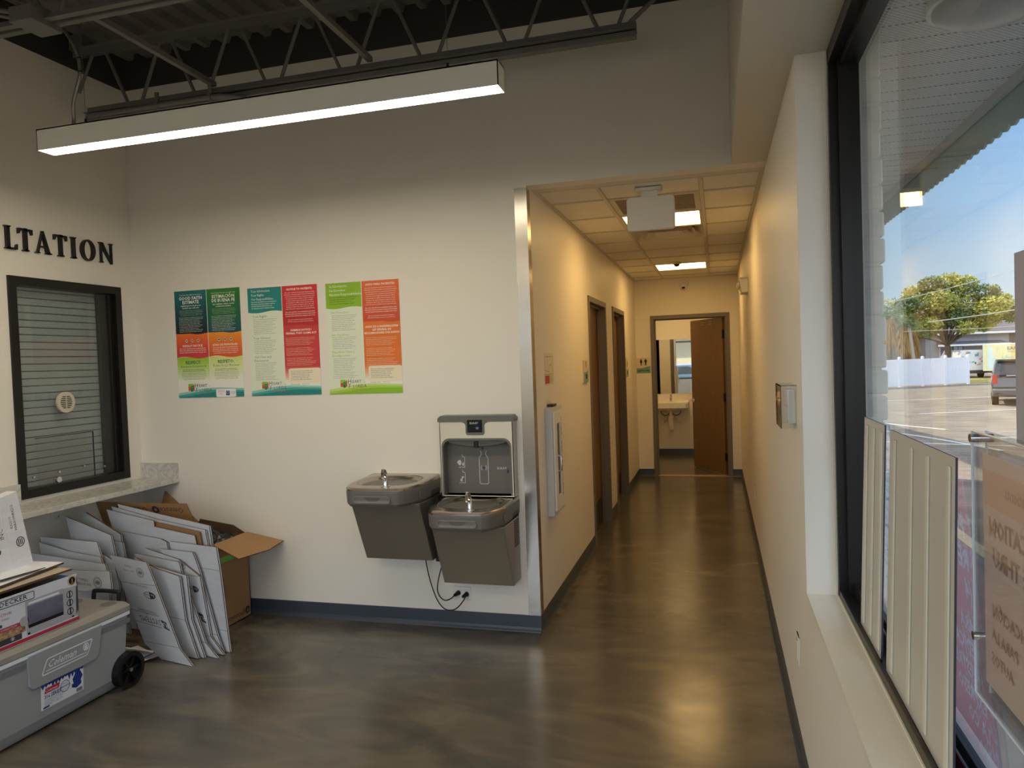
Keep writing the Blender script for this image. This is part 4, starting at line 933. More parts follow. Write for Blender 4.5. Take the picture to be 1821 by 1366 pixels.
sheet(A, B_, -.975, [(-1.832,.678), (-1.449,.678), (-1.464,.532), (-1.522,.144), (-1.541,0), (-1.648,0), (-1.80,.262)], 'tall blank white carton at the right end of the leaning stack', folds=((-1.72, .535, -1.466, .532), (-1.68, .147, -1.524, .144)))
sheet(A, B_, -.955, [(-2.291,.70), (-1.944,.68), (-1.893,.664), (-1.907,.50), (-2.25, .4)], 'small white carton with a folded corner in the middle of the stack')
sheet(A, B_, -.940, [(-2.411,.832), (-1.983,.787), (-1.991,.75), (-1.651,.722), (-1.66,.40), (-2.38, .3)], 'tall creased white carton standing above the middle of the stack', back=False)
sheet(A, B_, -.924, [(-2.05,.781), (-1.621,.743), (-1.644,.45), (-2.04, .4)], 'brown inside face of an opened carton behind the tall creased one', kraft=True, back=False)
sheet(A, B_, -.908, [(-2.408,.846), (-1.978,.788), (-1.593,.754), (-1.623,.40), (-2.38, .3)], 'white carton second from the back, its top edge sloping right')
sheet(A, B_, -.893, [(-2.362,.861), (-1.987,.821), (-1.571,.78), (-1.617,.40), (-2.34, .3)], 'rearmost white carton of the stack, in front of the brown box')
sheet(-6, -4, -1.244, [(-2.477,.569), (-2.329,.573), (-1.982,.59), (-1.984,.5), (-2.00, .463), (-2.47, .463)], 'white carton printed upside down with a round emblem, right behind the cooler lid', draw=dG)
sheet(-6, -4, -1.190, [(-2.676,.632), (-2.08,.609), (-2.072,.577), (-2.08, .2), (-2.66, .2)], 'white carton second from the cooler at the left end of the pile', folds=((-2.38, .62, -2.38, .55),))
sheet(-6, -4, -1.120, [(-2.693,.678), (-2.45,.638), (-2.2,.621), (-2.191,.588), (-2.2, .1), (-2.66, .1)], 'white carton third from the cooler with a long dark open top edge')
sheet(-6, -4, -1.090, [(-2.717,.701), (-2.252,.697), (-2.227,.598), (-2.20, .1), (-2.70, .1)], 'grey-white carton with a straight level top, under the end of the counter')
sheet(-6, -4, -1.060, [(-2.36, .64), (-2.273,.627), (-2.175,.583), (-2.152,.442), (-2.20, .05), (-2.33, .05)], 'narrow white carton flap between the left pile and the Rx carton')
sheet(-6, -10, -.93, [(-2.582,.824), (-2.242,.727), (-2.242,.60), (-2.26, .1), (-2.57, .1)], 'white carton rising high at the left with its top edge sloping down right')
sheet(-6, -10, -.86, [(-2.60,.725), (-2.581,.716), (-2.251,.662), (-2.258,.5), (-2.28, .1), (-2.56, .1)], 'white carton with a torn paper top, between the two sloping ones')
sheet(-6, -10, -.81, [(-2.60, .80), (-2.576,.828), (-2.315,.697), (-2.323,.6), (-2.34, .3), (-2.58, .3)], 'white carton folded open showing its brown inside, far left of the pile', kraft=False)
for k, (x, y, r) in enumerate(((-2.24, -.80, .1), (-2.22, -.79, -.12), (-2.26, -.81, .28))):
    m = MB(Matrix.Translation((x, y, .001+.013*k)) @ Matrix.Rotation(r-.2, 4, 'Z') @ Matrix.Rotation(.02*k, 4, 'Y'))
    m.prism([(-.14, -.07), (.12, -.08), (.14, .05), (-.12, .07)], FXY, 0, .005, 0, 1)
    tag(m.build('flat_carton_piece', [M_cw, M_ce]), ('lowest', 'middle', 'topmost')[k]+' of the flat carton pieces on the floor behind the cooler wheel', 'carton', 'flat carton pieces on the floor')

# big brown box, open, upside-down print
t = thing('open_box', 'large open brown cardboard box standing in the corner under the counter', 'box', (-2.4, -.19, 0))
x0, x1, y0, y1, h = -2.79, -2.0, -.375, -.022, .555
m = MB()
m.box(x0, x1, y0, y0+.005, .001, h).box(x0, x1, y1-.005, y1, .001, h).box(x0, x0+.005, y0, y1, .001, h).box(x1-.005, x1, y0, y1, .001, h).box(x0, x1, y0, y1, .001, .006)
bx = m.build('box_body', M_ck, t)
m = MB(); m.text('Omnicell', lambda x, y, tt: (x1+.0006, y0+.075+x, .028+y), .055, sx=1.05)
def ring_logo(m, f, u, v, r, mi=0):
    m.plate([(u+a, v+b) for a, b in ell(0, 0, r, r, 24)], [(u+a+r*.12, v+b-r*.12) for a, b in ell(0, 0, r*.5, r*.5, 24)], f, 0, .0006, mi)
m.build('printing', M_prn, bx)
for a_ in (.04, .315): m = MB(); ring_logo(m, FXp(x1), y0+a_, .045, .024); m.build('printing', M_prn, bx)
m = MB()
m.prism([(y0+.01, .19), (y0+.05, .22), (y0+.04, .19), (y0+.06, .14), (y0+.045, .10), (y0+.02, .09)], FXp(x1), 0, .0006)
m.build('printing', M_prn, bx)
MB().box(x1-.001, x1+.001, y0+.06, y0+.24, .42, .455).build('green_tape', mat('green_tape', (.45, .80, .30), .4), bx)
# right flap folded out
F = [(y0, 0), (y1+.012, 0), (y1+.005, .255), (-.20, .262), (y0+.03, .235)]
# outward 26 cm, drooping slightly
def flap(u, v, tt): return (x1+v*.985-.02*tt*0, u, h-v*.20+tt)
Fp = [(-.375, 0), (-.028, 0), (-.012, .27), (-.22, .30), (-.47, .26)]
MB().prism(Fp, flap, 0, .005, 0, 1).build('flap', [M_ck, M_ce], t)
# near long flap standing up and leaning to the viewer, printed upside down
fl = lambda u, v, tt: (u, y0-v*.36-tt, h+v*.93)
m = MB().prism([(x0+.01, 0), (x1-.05, 0), (x1-.085, .305), (x0+.02, .305)], fl, 0, .005, 0, 1)
nf = m.build('flap', [M_ck, M_ce], t)
for u in (-2.12, -2.39): m = MB(); m.text('Omnicell', lambda x, y, tt, u=u: fl(u-x, .275-y, .0056), .056, sx=.98); m.build('printing', M_prn, nf)
for u in (-2.33, -2.60): m = MB(); ring_logo(m, lambda a, b, tt: fl(a, b, .005+tt), u, .258, .025); m.build('printing', M_prn, nf)
# far flap against the wall, left flap
MB().prism([(x0+.02, 0), (x1-.30, 0), (x1-.65, .27), (x0+.08, .10)], lambda u, v, tt: (u, y1-.004+v*.03-tt*1, h+v), 0, .005, 0, 1).build('flap', [M_ck, M_ce], t)
MB().prism([(x1-.40, 0), (x1-.01, 0), (x1-.10, .05), (x1-.36, .085)], lambda u, v, tt: (u, y1-.012-tt, h+v), 0, .005, 1, 1).build('flap', [M_ck, M_ce], t)
# crumpled black bag inside
M_bag = mat('black_bag', (.13, .13, .14), .28, bump=1.0, bscale=35)
random.seed(3); m = MB(); nu, nv = 28, 16; v = []
for j in range(nv+1):
    for i in range(nu+1):
        a, b = i/nu, j/nv
        zz = .50+.10*sin(pi*a)**.5*sin(pi*b)**.5+random.uniform(-.014, .014)+.02*sin(9*a+5*b)*sin(11*b)
        v.append((-2.45+.44*a, -.36+.325*b, zz if 0 < i < nu and 0 < j < nv else .42))
m.add(v, [(j*(nu+1)+i, j*(nu+1)+i+1, (j+1)*(nu+1)+i+1, (j+1)*(nu+1)+i) for j in range(nv) for i in range(nu)])
m.box(-2.45, -2.01, -.36, -.035, .02, .43)
tag(m.build('trash_bag', M_bag), 'crumpled black plastic bag inside the open brown box', 'bag')

# ================================================================== COOLER
M_cool = mat('cooler_grey', (.60, .61, .625), .45, bump=.12, bscale=300); M_lid = mat('cooler_lid', (.56, .545, .52), .5, bump=.2, bscale=300)
M_wh = mat('white_trim', (.88, .90, .93), .4)
t = thing('cooler', 'large wheeled grey cooler with white logo and a pack of boxes on its lid', 'cooler', (-2.16, -1.6, 0))
cx0, cx1, cy0, cy1 = -2.36, -1.955, -2.10, -1.085
def cs(z, gx, gy): return [(cx0+gx, cy0+gy, z), (cx1-gx, cy0+gy, z), (cx1-gx, cy1-gy, z), (cx0+gx, cy1-gy, z)]
def loft(levels, r=.035):
    m = MB(); n = 5; rings = []
    for z, gx, gy in levels:
        rr_ = rrect(cx0+gx, cx1-gx, cy0+gy, cy1-gy, r, n); rings.append([(a, b, z) for a, b in rr_])
    k = len(rings[0]); v = sum(rings, []); f = [tuple(range(k-1, -1, -1)), tuple(range((len(rings)-1)*k, len(rings)*k))]
    m.add(v, [q for q in f]); m.add(v, [(j*k+i, j*k+(i+1) % k, (j+1)*k+(i+1) % k, (j+1)*k+i) for j in range(len(rings)-1) for i in range(k)], smooth=False)
    return m
body = loft([(.012, .05, .055), (.03, .040, .045), (.07, .024, .030), (.374, .008, .008), (.380, .004, .004)]).build('cooler_body', M_cool, t)
loft([(.380, -.001, -.001), (.398, -.001, -.001)]).build('white_rim', M_wh, t)
lid = loft([(.400, .002, .002), (.402, -.004, -.004), (.425, -.002, -.002), (.440, .010, .010), (.447, .028, .028)]).build('lid', M_lid, t)
for (x, y) in ((-2.03, -1.165), (-2.25, -1.165)):
    MB().cyl((x, y, .4475), (x, y, .449), .045, n=28).build('cup_holder_rim', mat('cooler_lid', (.53, .51, .48), .5), lid)
    MB().cyl((x, y, .449), (x, y, .4495), .038, n=28).build('cup_holder', mat('cup_recess', (.42, .405, .38), .5), lid)
xf = lambda z: cx1-.008-(.374-z)/.304*.016       # front face x at height z
XF = lambda d: (lambda u, v, tt: (xf(v)+d+tt, u, v))
# raised logo panel over the middle of the front
P = [(-1.70, .388), (-1.285, .388), (-1.305, .245), (-1.325, .225), (-1.67, .225), (-1.69, .245)]
pn = MB().prism(P, XF(0), -.01, .010).build('logo_panel', M_cool, body, bevel=.004)
for s_, (u0, u1) in enumerate(((-2.06, -1.70), (-1.285, -1.10))):
    MB().prism([(u0, .36), (u1, .36), (u1, .335), (u0, .335)], XF(0), -.004, .003).build('ridge', mat('cooler_ridge', (.47, .48, .50), .45), body)
m = MB(); f = XF(.0105)
def slant(pts): return [(u+(v-.305)*.42, v) for u, v in pts]
m.plate(slant(rrect(-1.618, -1.360, .268, .342, .012)), slant(rrect(-1.613, -1.365, .273, .337, .009)), f, 0, .001)
m.plate(slant([(-1.588, .284), (-1.40, .284), (-1.40, .2875), (-1.588, .2875)]), slant([(-1.587, .285), (-1.401, .285), (-1.401, .2865), (-1.587, .2865)]), f, 0, .001)
m.prism(slant([(-1.60, .283), (-1.375, .283), (-1.375, .2865), (-1.60, .2865)]), f, 0, .001)
m.text('Coleman', lambda x, y, tt: f(-1.604+x+y*.40, .296+y, .001), .047, bold=.012, sx=.93)
m.plate(ell(-1.386, .314, .0165, .0195, 24), ell(-1.386, .314, .0125, .0155, 24), f, 0, .001)
m.prism([(-1.394, .300), (-1.378, .300), (-1.380, .318), (-1.384, .328), (-1.390, .328), (-1.393, .318)], f, 0, .001)
m.build('logo', M_wh, pn)
# sticker
st = MB().prism([(-1.628, .104), (-1.395, .104), (-1.395, .222), (-1.628, .222)], XF(.001), 0, .001).build('sticker', mat('sticker_white', (.88, .90, .92), .35), body)
f = XF(.0022)
M_sb = mat('sticker_blue', (.13, .22, .52), .4); M_sr = mat('sticker_red', (.72, .12, .18), .4)
m = MB(); pts = [(-1.628, .222)]; n = 26
for i in range(n+1): pts.append((-1.628+.233*i/n, .222-(.012+.022*((i*7) % 5)/4 if i % 2 else .006)))
pts.append((-1.395, .222)); m.prism(pts, f, 0, .0005)
m.prism([(-1.418, .215), (-1.400, .180), (-1.418, .150), (-1.450, .150), (-1.458, .180), (-1.436, .215)], f, 0, .0006)
m.prism([(-1.462, .158), (-1.408, .158), (-1.408, .142), (-1.435, .130), (-1.462, .142)], f, 0, .0004)
m.text('316 SERIES', lambda x, y, tt: f(-1.612+x, .152+y, .001), .026, bold=.02, sx=.75)
for k in range(4): m.text(line(k+2, 30), lambda x, y, tt, k=k: f(-1.612+x, .142-k*.008+y, .001), .0085)
m.plate(ell(-1.500, .168, .026, .028, 24), ell(-1.500, .168, .0235, .0255, 24), f, 0, .0006)
m.text('WICHITA', lambda x, y, tt: f(-1.500+x, .163+y, .001), .014, align='CENTER', bold=.02); m.text('SINCE 1900', lambda x, y, tt: f(-1.5+x, .150+y, .001), .007, align='CENTER'); m.text('KANSAS', lambda x, y, tt: f(-1.5+x, .18+y, .001), .008, align='CENTER')
for k in range(12): m.prism([(-1.435+k*.0028, .108), (-1.435+k*.0028+.0013, .108), (-1.435+k*.0028+.0013, .126), (-1.435+k*.0028, .126)], f, 0, .0005)
m.prism([(-1.618, .108), (-1.585, .108), (-1.585, .116), (-1.618, .116)], f, 0, .0005)
m.build('sticker_blue_print', M_sb, st)
m = MB().prism([(-1.612, .176), (-1.535, .176), (-1.528, .200), (-1.605, .200)], f, 0, .0008); m.build('sticker_red_label', M_sr, st)
m = MB(); m.text('Coleman', lambda x, y, tt: XF(.0034)(-1.608+x+y*.3, .181+y, 0), .018, bold=.01); m.build('sticker_white_text', M_wh, st)
# wheels, axle, handle
for x in (cx1-.028, cx0-.012):
    w_ = thing  # (builder name kept free)
    m = MB(); c = (x, -1.13, .093)
    def ringx(m, r0, r1, a, b, n=36):
        o = [(c[1]+r1*cos(2*pi*i/n), c[2]+r1*sin(2*pi*i/n)) for i in range(n)]; i_ = [(c[1]+r0*cos(2*pi*i/n), c[2]+r0*sin(2*pi*i/n)) for i in range(n)]
        m.plate(o, i_, lambda u, v, tt: (c[0]+tt, u, v), a, b)
    ringx(m, .070, .092, 0, .045); ringx(m, .0, .071, .008, .018)
    for k in range(6):
        a = 2*pi*k/6; m.prism([(c[1]+.015*cos(a-.4), c[2]+.015*sin(a-.4)), (c[1]+.071*cos(a-.07), c[2]+.071*sin(a-.07)), (c[1]+.071*cos(a+.07), c[2]+.071*sin(a+.07)), (c[1]+.015*cos(a+.4), c[2]+.015*sin(a+.4))], lambda u, v, tt: (c[0]+tt, u, v), .018, .034)
    wh = m.build('wheel', M_blk, t)
    MB().cyl((x+.018, -1.13, .093), (x+.046, -1.13, .093), .010).build('hub', M_chrome, wh)
hm = MB().tube(smooth_path([(-2.22, -1.075, .40), (-2.22, -1.068, .465), (-2.205, -1.066, .478), (-2.07, -1.066, .478), (-2.055, -1.068, .465), (-2.055, -1.075, .40)], 5), .011, n=10)
hm.build('handle', M_blk, t)

# toaster-oven box on the cooler
M_bxw = mat('box_print_white', (.82, .83, .88), .3)
t = thing('toaster_oven_box', 'white printed toaster oven box lying on the cooler lid', 'box', (-2.15, -1.75, .449))
ox, oy0, oy1, oz0, oz1 = -1.978, -2.12, -1.395, .449, .678
b = MB().box(-2.33, ox-.003, oy0, oy1, oz0, oz0+.004).box(ox-.004, ox, oy0, oy1, oz0, oz1).box(-2.33, ox, oy1-.004, oy1, oz0, oz1-.01).box(-2.33, ox, oy0, oy0+.004, oz0, oz1).box(-2.33, -2.326, oy0, oy1, oz0, oz1).build('box_body', M_bxw, t)
FO = lambda d: (lambda u, v, tt: (ox+d+tt, u, v))
m = MB(); R_ = mat('box_red', (.68, .20, .27), .3); G_ = mat('box_dark_grey', (.24, .25, .28), .3); S_ = mat('oven_silver', (.66, .66, .69), .3); Dk = mat('oven_dark', (.10, .10, .12), .25); Tn = mat('badge_tan', (.78, .68, .52), .4); Fd = mat('food_print', (.62, .42, .30), .5, noise=.5, nscale=60, col2=(.75, .62, .45)); Gl = mat('oven_glass_print', (.42, .42, .50), .3, noise=.4, nscale=14, stretch=(1, .3, 1))
mats = [M_ink, R_, G_, S_, Dk, Tn, Fd, Gl, M_wh]
f = FO(.0004)
def R4(y0_, y1_, z0_, z1_, mi, lay=1): m.prism([(y0_, z0_), (y1_, z0_), (y1_, z1_), (y0_, z1_)], f, 0, .0002*lay, mi)
R4(oy0, oy1, .452, .468, 1); R4(oy0, -1.70, .472, .498, 2); R4(oy0, -1.672, .530, .548, 1); R4(oy0, -1.68, .499, .529, 6)
m.prism([(-1.685+a*.022, .545+b*.022) for a, b in ell(0, 0, 1, 1, 18)], f, 0, .0006, 3)
R4(-1.675, -1.402, .474, .505, 3, 1)
R4(-1.676, -1.475, .492, .630, 3, 2); R4(-1.668, -1.480, .512, .606, 7, 3); R4(-1.665, -1.482, .505, .520, 4, 4); R4(-1.660, -1.50, .612, .621, 8, 4)
m.prism([(-1.475, .478), (-1.411, .485), (-1.405, .622), (-1.474, .626)], f, 0, .0007, 3); m.prism([(-1.411, .485), (-1.398, .500), (-1.396, .612), (-1.405, .622)], f, 0, .0007, 2)
for z in (.590, .550, .509):
    m.prism(ell(-1.443, z, .0175, .0175, 20), f, 0, .0010, 4); m.prism(ell(-1.443, z, .0140, .0140, 20), f, 0, .0012, 3); m.prism([(-1.4465, z-.014), (-1.4395, z-.014), (-1.4395, z+.014), (-1.4465, z+.014)], f, 0, .0014, 4)
for y in (-1.665, -1.43): m.box(ox+.0002, ox+.0008, y-.006, y+.006, .476, .486, 4)
m.prism(ell(-1.425, .652, .026, .024, 24), f, 0, .0004, 5); m.prism(ell(-1.425, .652, .018, .018, 24), f, 0, .0008, 4)
m.text('1', lambda x, y, tt: FO(.0015)(-1.425+x, .646+y, 0), .022, 5, 'CENTER', .02)
m.text('YEAR', lambda x, y, tt: FO(.0015)(-1.425+x, .639+y, 0), .006, 5, 'CENTER', .02)
m.plate(rrect(-1.945, -1.628, .632, .668, .006), rrect(-1.942, -1.631, .635, .665, .004), f, 0, .0006, 0)
m.text('BLACK+DECKER', lambda x, y, tt: FO(.0008)(-1.934+x, .6415+y, 0), .030, 0, bold=.008, sx=1.22)
m.text('EXTRA-WIDE CONVECTION', lambda x, y, tt: FO(.0008)(-1.955+x, .600+y, 0), .0165, 1, bold=.01); m.text('Countertop Toaster Oven', lambda x, y, tt: FO(.0008)(-1.935+x, .580+y, 0), .0165, 0)
m.text('CONVECTION', lambda x, y, tt: FO(.0012)(-1.80+x, .535+y, 0), .012, 8); R4(-1.86, -1.79, .553, .566, 2)
for y in (-1.90, -1.82, -1.745): m.plate(ell(y, .487, .0085, .0085, 16), ell(y, .487, .0072, .0072, 16), FO(.0008), 0, .0004, 8); m.prism([(y-.003, .483), (y+.003, .483), (y+.002, .491), (y-.002, .491)], FO(.0008), 0, .0004, 8)
m.build('front_print', mats, b)
# cartons lying on the box: opened brown flaps and a white carton standing on them
def slab(name, label, M, sx_, sy_, th, mats, group=None):
    m = MB(M).prism([(-sx_/2, -sy_/2), (sx_/2, -sy_/2), (sx_/2, sy_/2), (-sx_/2, sy_/2)], FXY, 0, th, 0, 1); return tag(m.build(name, mats), label, 'carton', group)
G3 = 'folded boards on top of the oven box'
def MM(x, y, z, rz, rx=0, ry=0): return Matrix.Translation((x, y, z)) @ Matrix.Rotation(rz, 4, 'Z') @ Matrix.Rotation(rx, 4, 'X') @ Matrix.Rotation(ry, 4, 'Y')
M_tan = mat('tan_board', (.70, .64, .56), .7, noise=.1, nscale=8); M_dkp = mat('black_plastic_film', (.06, .06, .06), .35, bump=.5)
tag(MB(MM(-2.16, -1.74, .600, .0)).bbox(-.16, .155, -.36, .325, 0, .055, .02).build('black_insert', M_dkp), 'black insert filling the top of the toaster oven box', 'packaging')
slab('folded_board', 'tan folded board lying across the oven box, lowest of three', MM(-2.17, -1.72, .694, -.10, .03), .34, .62, .010, [M_tan, M_ce], G3)
slab('folded_board', 'pale folded board with small print, middle of three on the oven box', MM(-2.19, -1.70, .712, .06, .03), .30, .60, .009, [M_cw, M_ce], G3)
slab('folded_board', 'thin white board directly under the standing white carton', MM(-2.22, -1.76, .732, -.16, .01), .28, .55, .004, [M_cw, M_ce], G3)
t = thing('standing_carton', 'white ribbed carton printed with large sideways letters on top of the oven box', 'carton', (-2.25, -1.75, .73))
Mx = Matrix.Translation((-2.17, -1.46, .742)) @ Matrix.Rotation(radians(8), 4, 'X')
b = MB(Mx).prism([(-.36, -.0), (0, .0), (-.01, .365), (-.30, .345), (-.36, .34)], lambda u, v, tt: (tt-v*.02, u, v), -.06, 0, 0, 0).build('box_body', cardw('ribbed_white', (.86, .86, .88)), t)
m = MB(Mx); ff = lambda u, v, tt: (.0008-v*.02, u, v)
m.text('SYSTEMS', lambda x, y, tt: ff(-.125+y, .12+x-.0, 0) if False else ff(-.145-y, .10+x*1.0, 0), .075, 0, bold=.01)
m.text('INC', lambda x, y, tt: ff(-.128-y+.012, .165+x, 0), .03, 0)
m.text('RX2215', lambda x, y, tt: ff(-.065-y, .20+x, 0), .018, 0); m.text('HARXONRX215', lambda x, y, tt: ff(-.045-y, .185+x, 0), .018, 0)
m.plate(ell(-.042, .125, .022, .024, 24), ell(-.042, .125, .0185, .0205, 24), lambda u, v, tt: ff(u, v, 0) if tt == 0 else (.0014-v*.02, u, v), 0, .0006, 0)
for k in (-1, 0, 1): m.prism([(-.042+k*.009-.002, .110), (-.042+k*.009+.002, .110), (-.042+k*.009+.002, .140), (-.042+k*.009-.002, .140)], lambda u, v, tt: (.0008+tt-v*.02, u, v), 0, .0005)
m.build('printing', M_prn, b)
MB(Mx).prism([(-.098, -.003), (-.092, -.003), (-.099, .352), (-.105, .352)], lambda u, v, tt: (tt-v*.02, u, v), 0, .002).build('edge_fold', M_cw, b)

# ================================================================== THINGS AT THE WINDOW
M_beige = mat('beige_panel', (.77, .76, .73), .4, bump=.05, bscale=120); M_rib = mat('beige_rib', (.83, .82, .77), .35)
M_redp = mat('sign_red', (.90, .13, .24), .35)
def leaning_panel(ya, yb, hgt, col, lines, label, ribs, textcol):
    # stands on the window ledge at x=1.466, top touches the glass at x=1.505
    xb, xt = 1.4665, 1.5045; zb_ = HS+.0235
    fn = lambda u, v, t: (xb+(xt-xb)*v/hgt+t, ya+u+.09*v/hgt*0, zb_+v)
    t = thing('leaning_sign_panel', label, 'sign', (xb, (ya+yb)/2, zb_), 'ribbed sign panels leaning on the window')
    W_ = yb-ya
    sh = .085
    fn = lambda u, v, t: (xb+(xt-xb)*v/hgt+t, ya+u+sh*v/hgt, zb_+v)
    o = MB().prism([(0, 0), (W_, 0), (W_, hgt), (0, hgt)], fn, 0, .0045, 0, 1).build('panel', [M_beige, mat('panel_edge', (.08, .09, .16), .5)], t)
    for r in ribs: MB().prism([(W_*r-.011, .02), (W_*r+.011, .02), (W_*r+.011, hgt-.02), (W_*r-.011, hgt-.02)], fn, -.005, 0).build('rib', M_rib, o, bevel=.003)
    MB().prism([(.002, .002), (W_-.002, .002), (W_-.002, hgt-.002), (.002, hgt-.002)], fn, .0045, .0050).build('printed_face', col, o)
    m = MB()
    for tx, v, sz in lines: m.text(tx, lambda x, y, tt: fn(.03+x, v+y, .0056), sz, bold=.025)
    m.build('lettering', textcol, o); return t
leaning_panel(-2.70, -2.14, .625, M_redp, (('T', .54, .06), ('FOR', .465, .06), ('REC', .40, .06), ('(4', .34, .055), ('PARA', .27, .042), ('MEDICA', .222, .042), ('MUESTRE', .174, .042), ('EXPRESO', .126, .042), ('LA CO', .078, .042), ('(MO', .03, .042)), 'large beige ribbed panel leaning on the glass, red front reflected beside it', (.06, .33, .58, .88), M_wh)
leaning_panel(-2.075, -1.79, .63, mat('sign_pale', (.82, .86, .92), .4), tuple((line(k, 22), .58-.03*k, .026) for k in range(18)), 'smaller beige ribbed panel leaning near the far end of the window', (.08, .45, .80), M_blue)
# clear literature holder with a sheet, on the glass at the right edge of view
t = thing('sign_holder', 'clear acrylic holder with a peach sheet mounted on the window', 'sign holder', (1.49, -3.0, 1.04))
a0, a1, b0, b1 = -3.24, -2.80, 1.035, 1.49
MB().box(1.478, 1.4805, a0, a1, b0, b1).build('front_sheet', M_acryl, t); MB().box(1.500, 1.5025, a0, a1, b0, b1).build('back_sheet', M_acryl, t)
ed = MB()
ed.tube([(1.479, a1, b0), (1.479, a1, b1)], .0022).tube([(1.501, a1, b0), (1.501, a1, b1)], .0022).tube([(1.479, a0, b1), (1.479, a1, b1)], .0022).tube([(1.479, a0, b0), (1.479, a1, b0)], .0022)
ed.build('polished_edge', mat('acrylic_edge', (.80, .84, .88), .1, spec=1), t)
for z in (b0+.10, b1-.012): MB().cyl((1.474, a1-.004, z), (1.509, a1-.004, z), .0075).build('standoff', M_chrome, t)
M_peach = mat('peach_sheet', (.95, .87, .84), .5); M_pk2 = mat('peach_band', (.93, .80, .74), .5)
ps = MB().box(1.488, 1.4895, a0+.01, a1-.022, b0+.03, b1-.035).build('printed_sheet', M_peach, t)
MB().box(1.4873, 1.488, a0+.01, a1-.022, b1-.12, b1-.06).build('header_band', M_pk2, ps)
m = MB()
M_pt = mat('faint_print', (.78, .67, .62), .6)
for tx, z, sz in (('patients', b1-.095, .030), ('MEDICATION', b1-.165, .042), ('DRIVE THRU', b1-.215, .042), ('MEDICACIÓN', b1-.30, .030), ('PARA LA', b1-.34, .028), ('AUTOS', b1-.38, .028)):
    n_ = {'patients': .17, 'MEDICATION': .26, 'DRIVE THRU': .255, 'MEDICACIÓN': .2, 'PARA LA': .12, 'AUTOS': .1}[tx]
    m.text(tx, lambda x, y, tt: (1.4870, a1-.045-n_+x, z+y), sz, bold=.02)
m.build('show_through_lettering', M_pt, ps)
tag(MB().box(1.503, 1.5045, -3.25, -2.925, 1.484, 1.776).build('paper_notice', mat('lilac_paper', (.68, .66, .70), .6)), 'plain grey-lilac back of a notice taped to the glass above the clear holder', 'notice')

# ================================================================== OUTSIDE : building side
def brick_mat():
    m = mat('painted_brick', (.84, .83, .80), .8, bump=1.0, bscale=26, noise=.12, nscale=14); return m
M_brick = brick_mat(); random.seed(11)
m = MB(); z = -.15; row = 0
while z < 2.8:
    y = YC+.002-(.12 if row % 2 else 0)
    while y < 1.2:
        l = .30; y0_ = max(y, YC+.002); y1_ = min(y+l-.008, 1.2)
        if y1_-y0_ > .02:
            j = random.uniform(-.006, .006); xo = 1.622+j
            vs = []; nn_ = 5
            for a in range(2):
                pass
            m.bbox(1.552, xo, y0_, y1_, z, z+.082, .006)
        y += l
    z += .0905; row += 1
m.box(1.552, 1.608, YC+.006, 1.2, -.15, 2.8)
struct(m.build('wall_brick_pier', M_brick))
struct(MB().box(1.56, 1.61, 1.2, 8.4, -.15, 4.0).build('wall_outside', M_brick))
struct(MB().box(1.50, 1.60, YF, YC, -.15, HS-.012).build('wall_outside_low', M_brick))
# perforated soffit : panels crosswise, rows of slots as bump
def soffit_mat():
    m = bpy.data.materials.new('perforated_soffit'); m.use_nodes = True; n = m.node_tree; b = n.nodes['Principled BSDF']; b.inputs['Roughness'].default_value = .6
    t = n.nodes.new('ShaderNodeTexCoord'); mp = n.nodes.new('ShaderNodeMapping'); mp.inputs['Scale'].default_value = (1/.022, 1/.010, 1); n.links.new(t.outputs['Object'], mp.inputs[0])
    br = n.nodes.new('ShaderNodeTexBrick'); br.inputs['Scale'].default_value = 1; br.inputs['Mortar Size'].default_value = .26; br.inputs['Brick Width'].default_value = 1; br.inputs['Row Height'].default_value = 1
    br.inputs['Color1'].default_value = (.13, .13, .13, 1); br.inputs['Color2'].default_value = (.16, .16, .16, 1); br.inputs['Mortar'].default_value = (.72, .71, .70, 1)
    n.links.new(mp.outputs[0], br.inputs['Vector']); n.links.new(br.outputs['Color'], b.inputs['Base Color']); return m
pr = []; y = -7.4
while y < 30:
    pr += [(y, 2.80), (y+.125, 2.80), (y+.131, 2.807), (y+.139, 2.807), (y+.145, 2.80)]; y += .15
pr += [(y, 2.83), (-7.4, 2.83)]
struct(MB().prism(pr, lambda u, v, t: (t, u, v), 1.60, 2.33).build('ceiling_soffit_outside', soffit_mat()))
t = thing('outdoor_light', 'grey dome light fixed under the outdoor soffit', 'lamp', (1.98, -1.40, 2.79))
MB().cyl((1.98, -1.40, 2.80), (1.98, -1.40, 2.775), .20, n=36).build('base', M_white, t); MB().ball((1.98, -1.40, 2.775), .185, sc=(1, 1, .32), v0=pi/2, v1=pi, nu=32).build('dome', mat('dome_grey', (.62, .62, .62), .3), t)
# fascia with scalloped metal edge
M_fas = mat('fascia_green', (.52, .62, .60), .5, noise=.1, nscale=5, bump=.1); M_fas2 = mat('fascia_trim', (.66, .66, .65), .5)
struct(MB().box(2.325, 2.345, -7.4, 30, 2.755, 2.83).build('trim_6', M_fas2))
pr = [(-7.4, 2.84)]; y = -7.4; bot = []
while y < 30: bot += [(y, 2.628), (y+.02, 2.612), (y+.05, 2.606), (y+.08, 2.612)]; y += .1
pr = [(y, 3.0), (-7.4, 3.0)]+bot+[(y, 2.628)]
struct(MB().prism(pr, lambda u, v, t: (2.35+t+(2.9-v)*.02, u, v), 0, .012).build('trim_7', M_fas))
struct(MB().box(1.6, 2.36, -7.4, 30, 2.99, 3.05).build('roof_outside', M_fas))
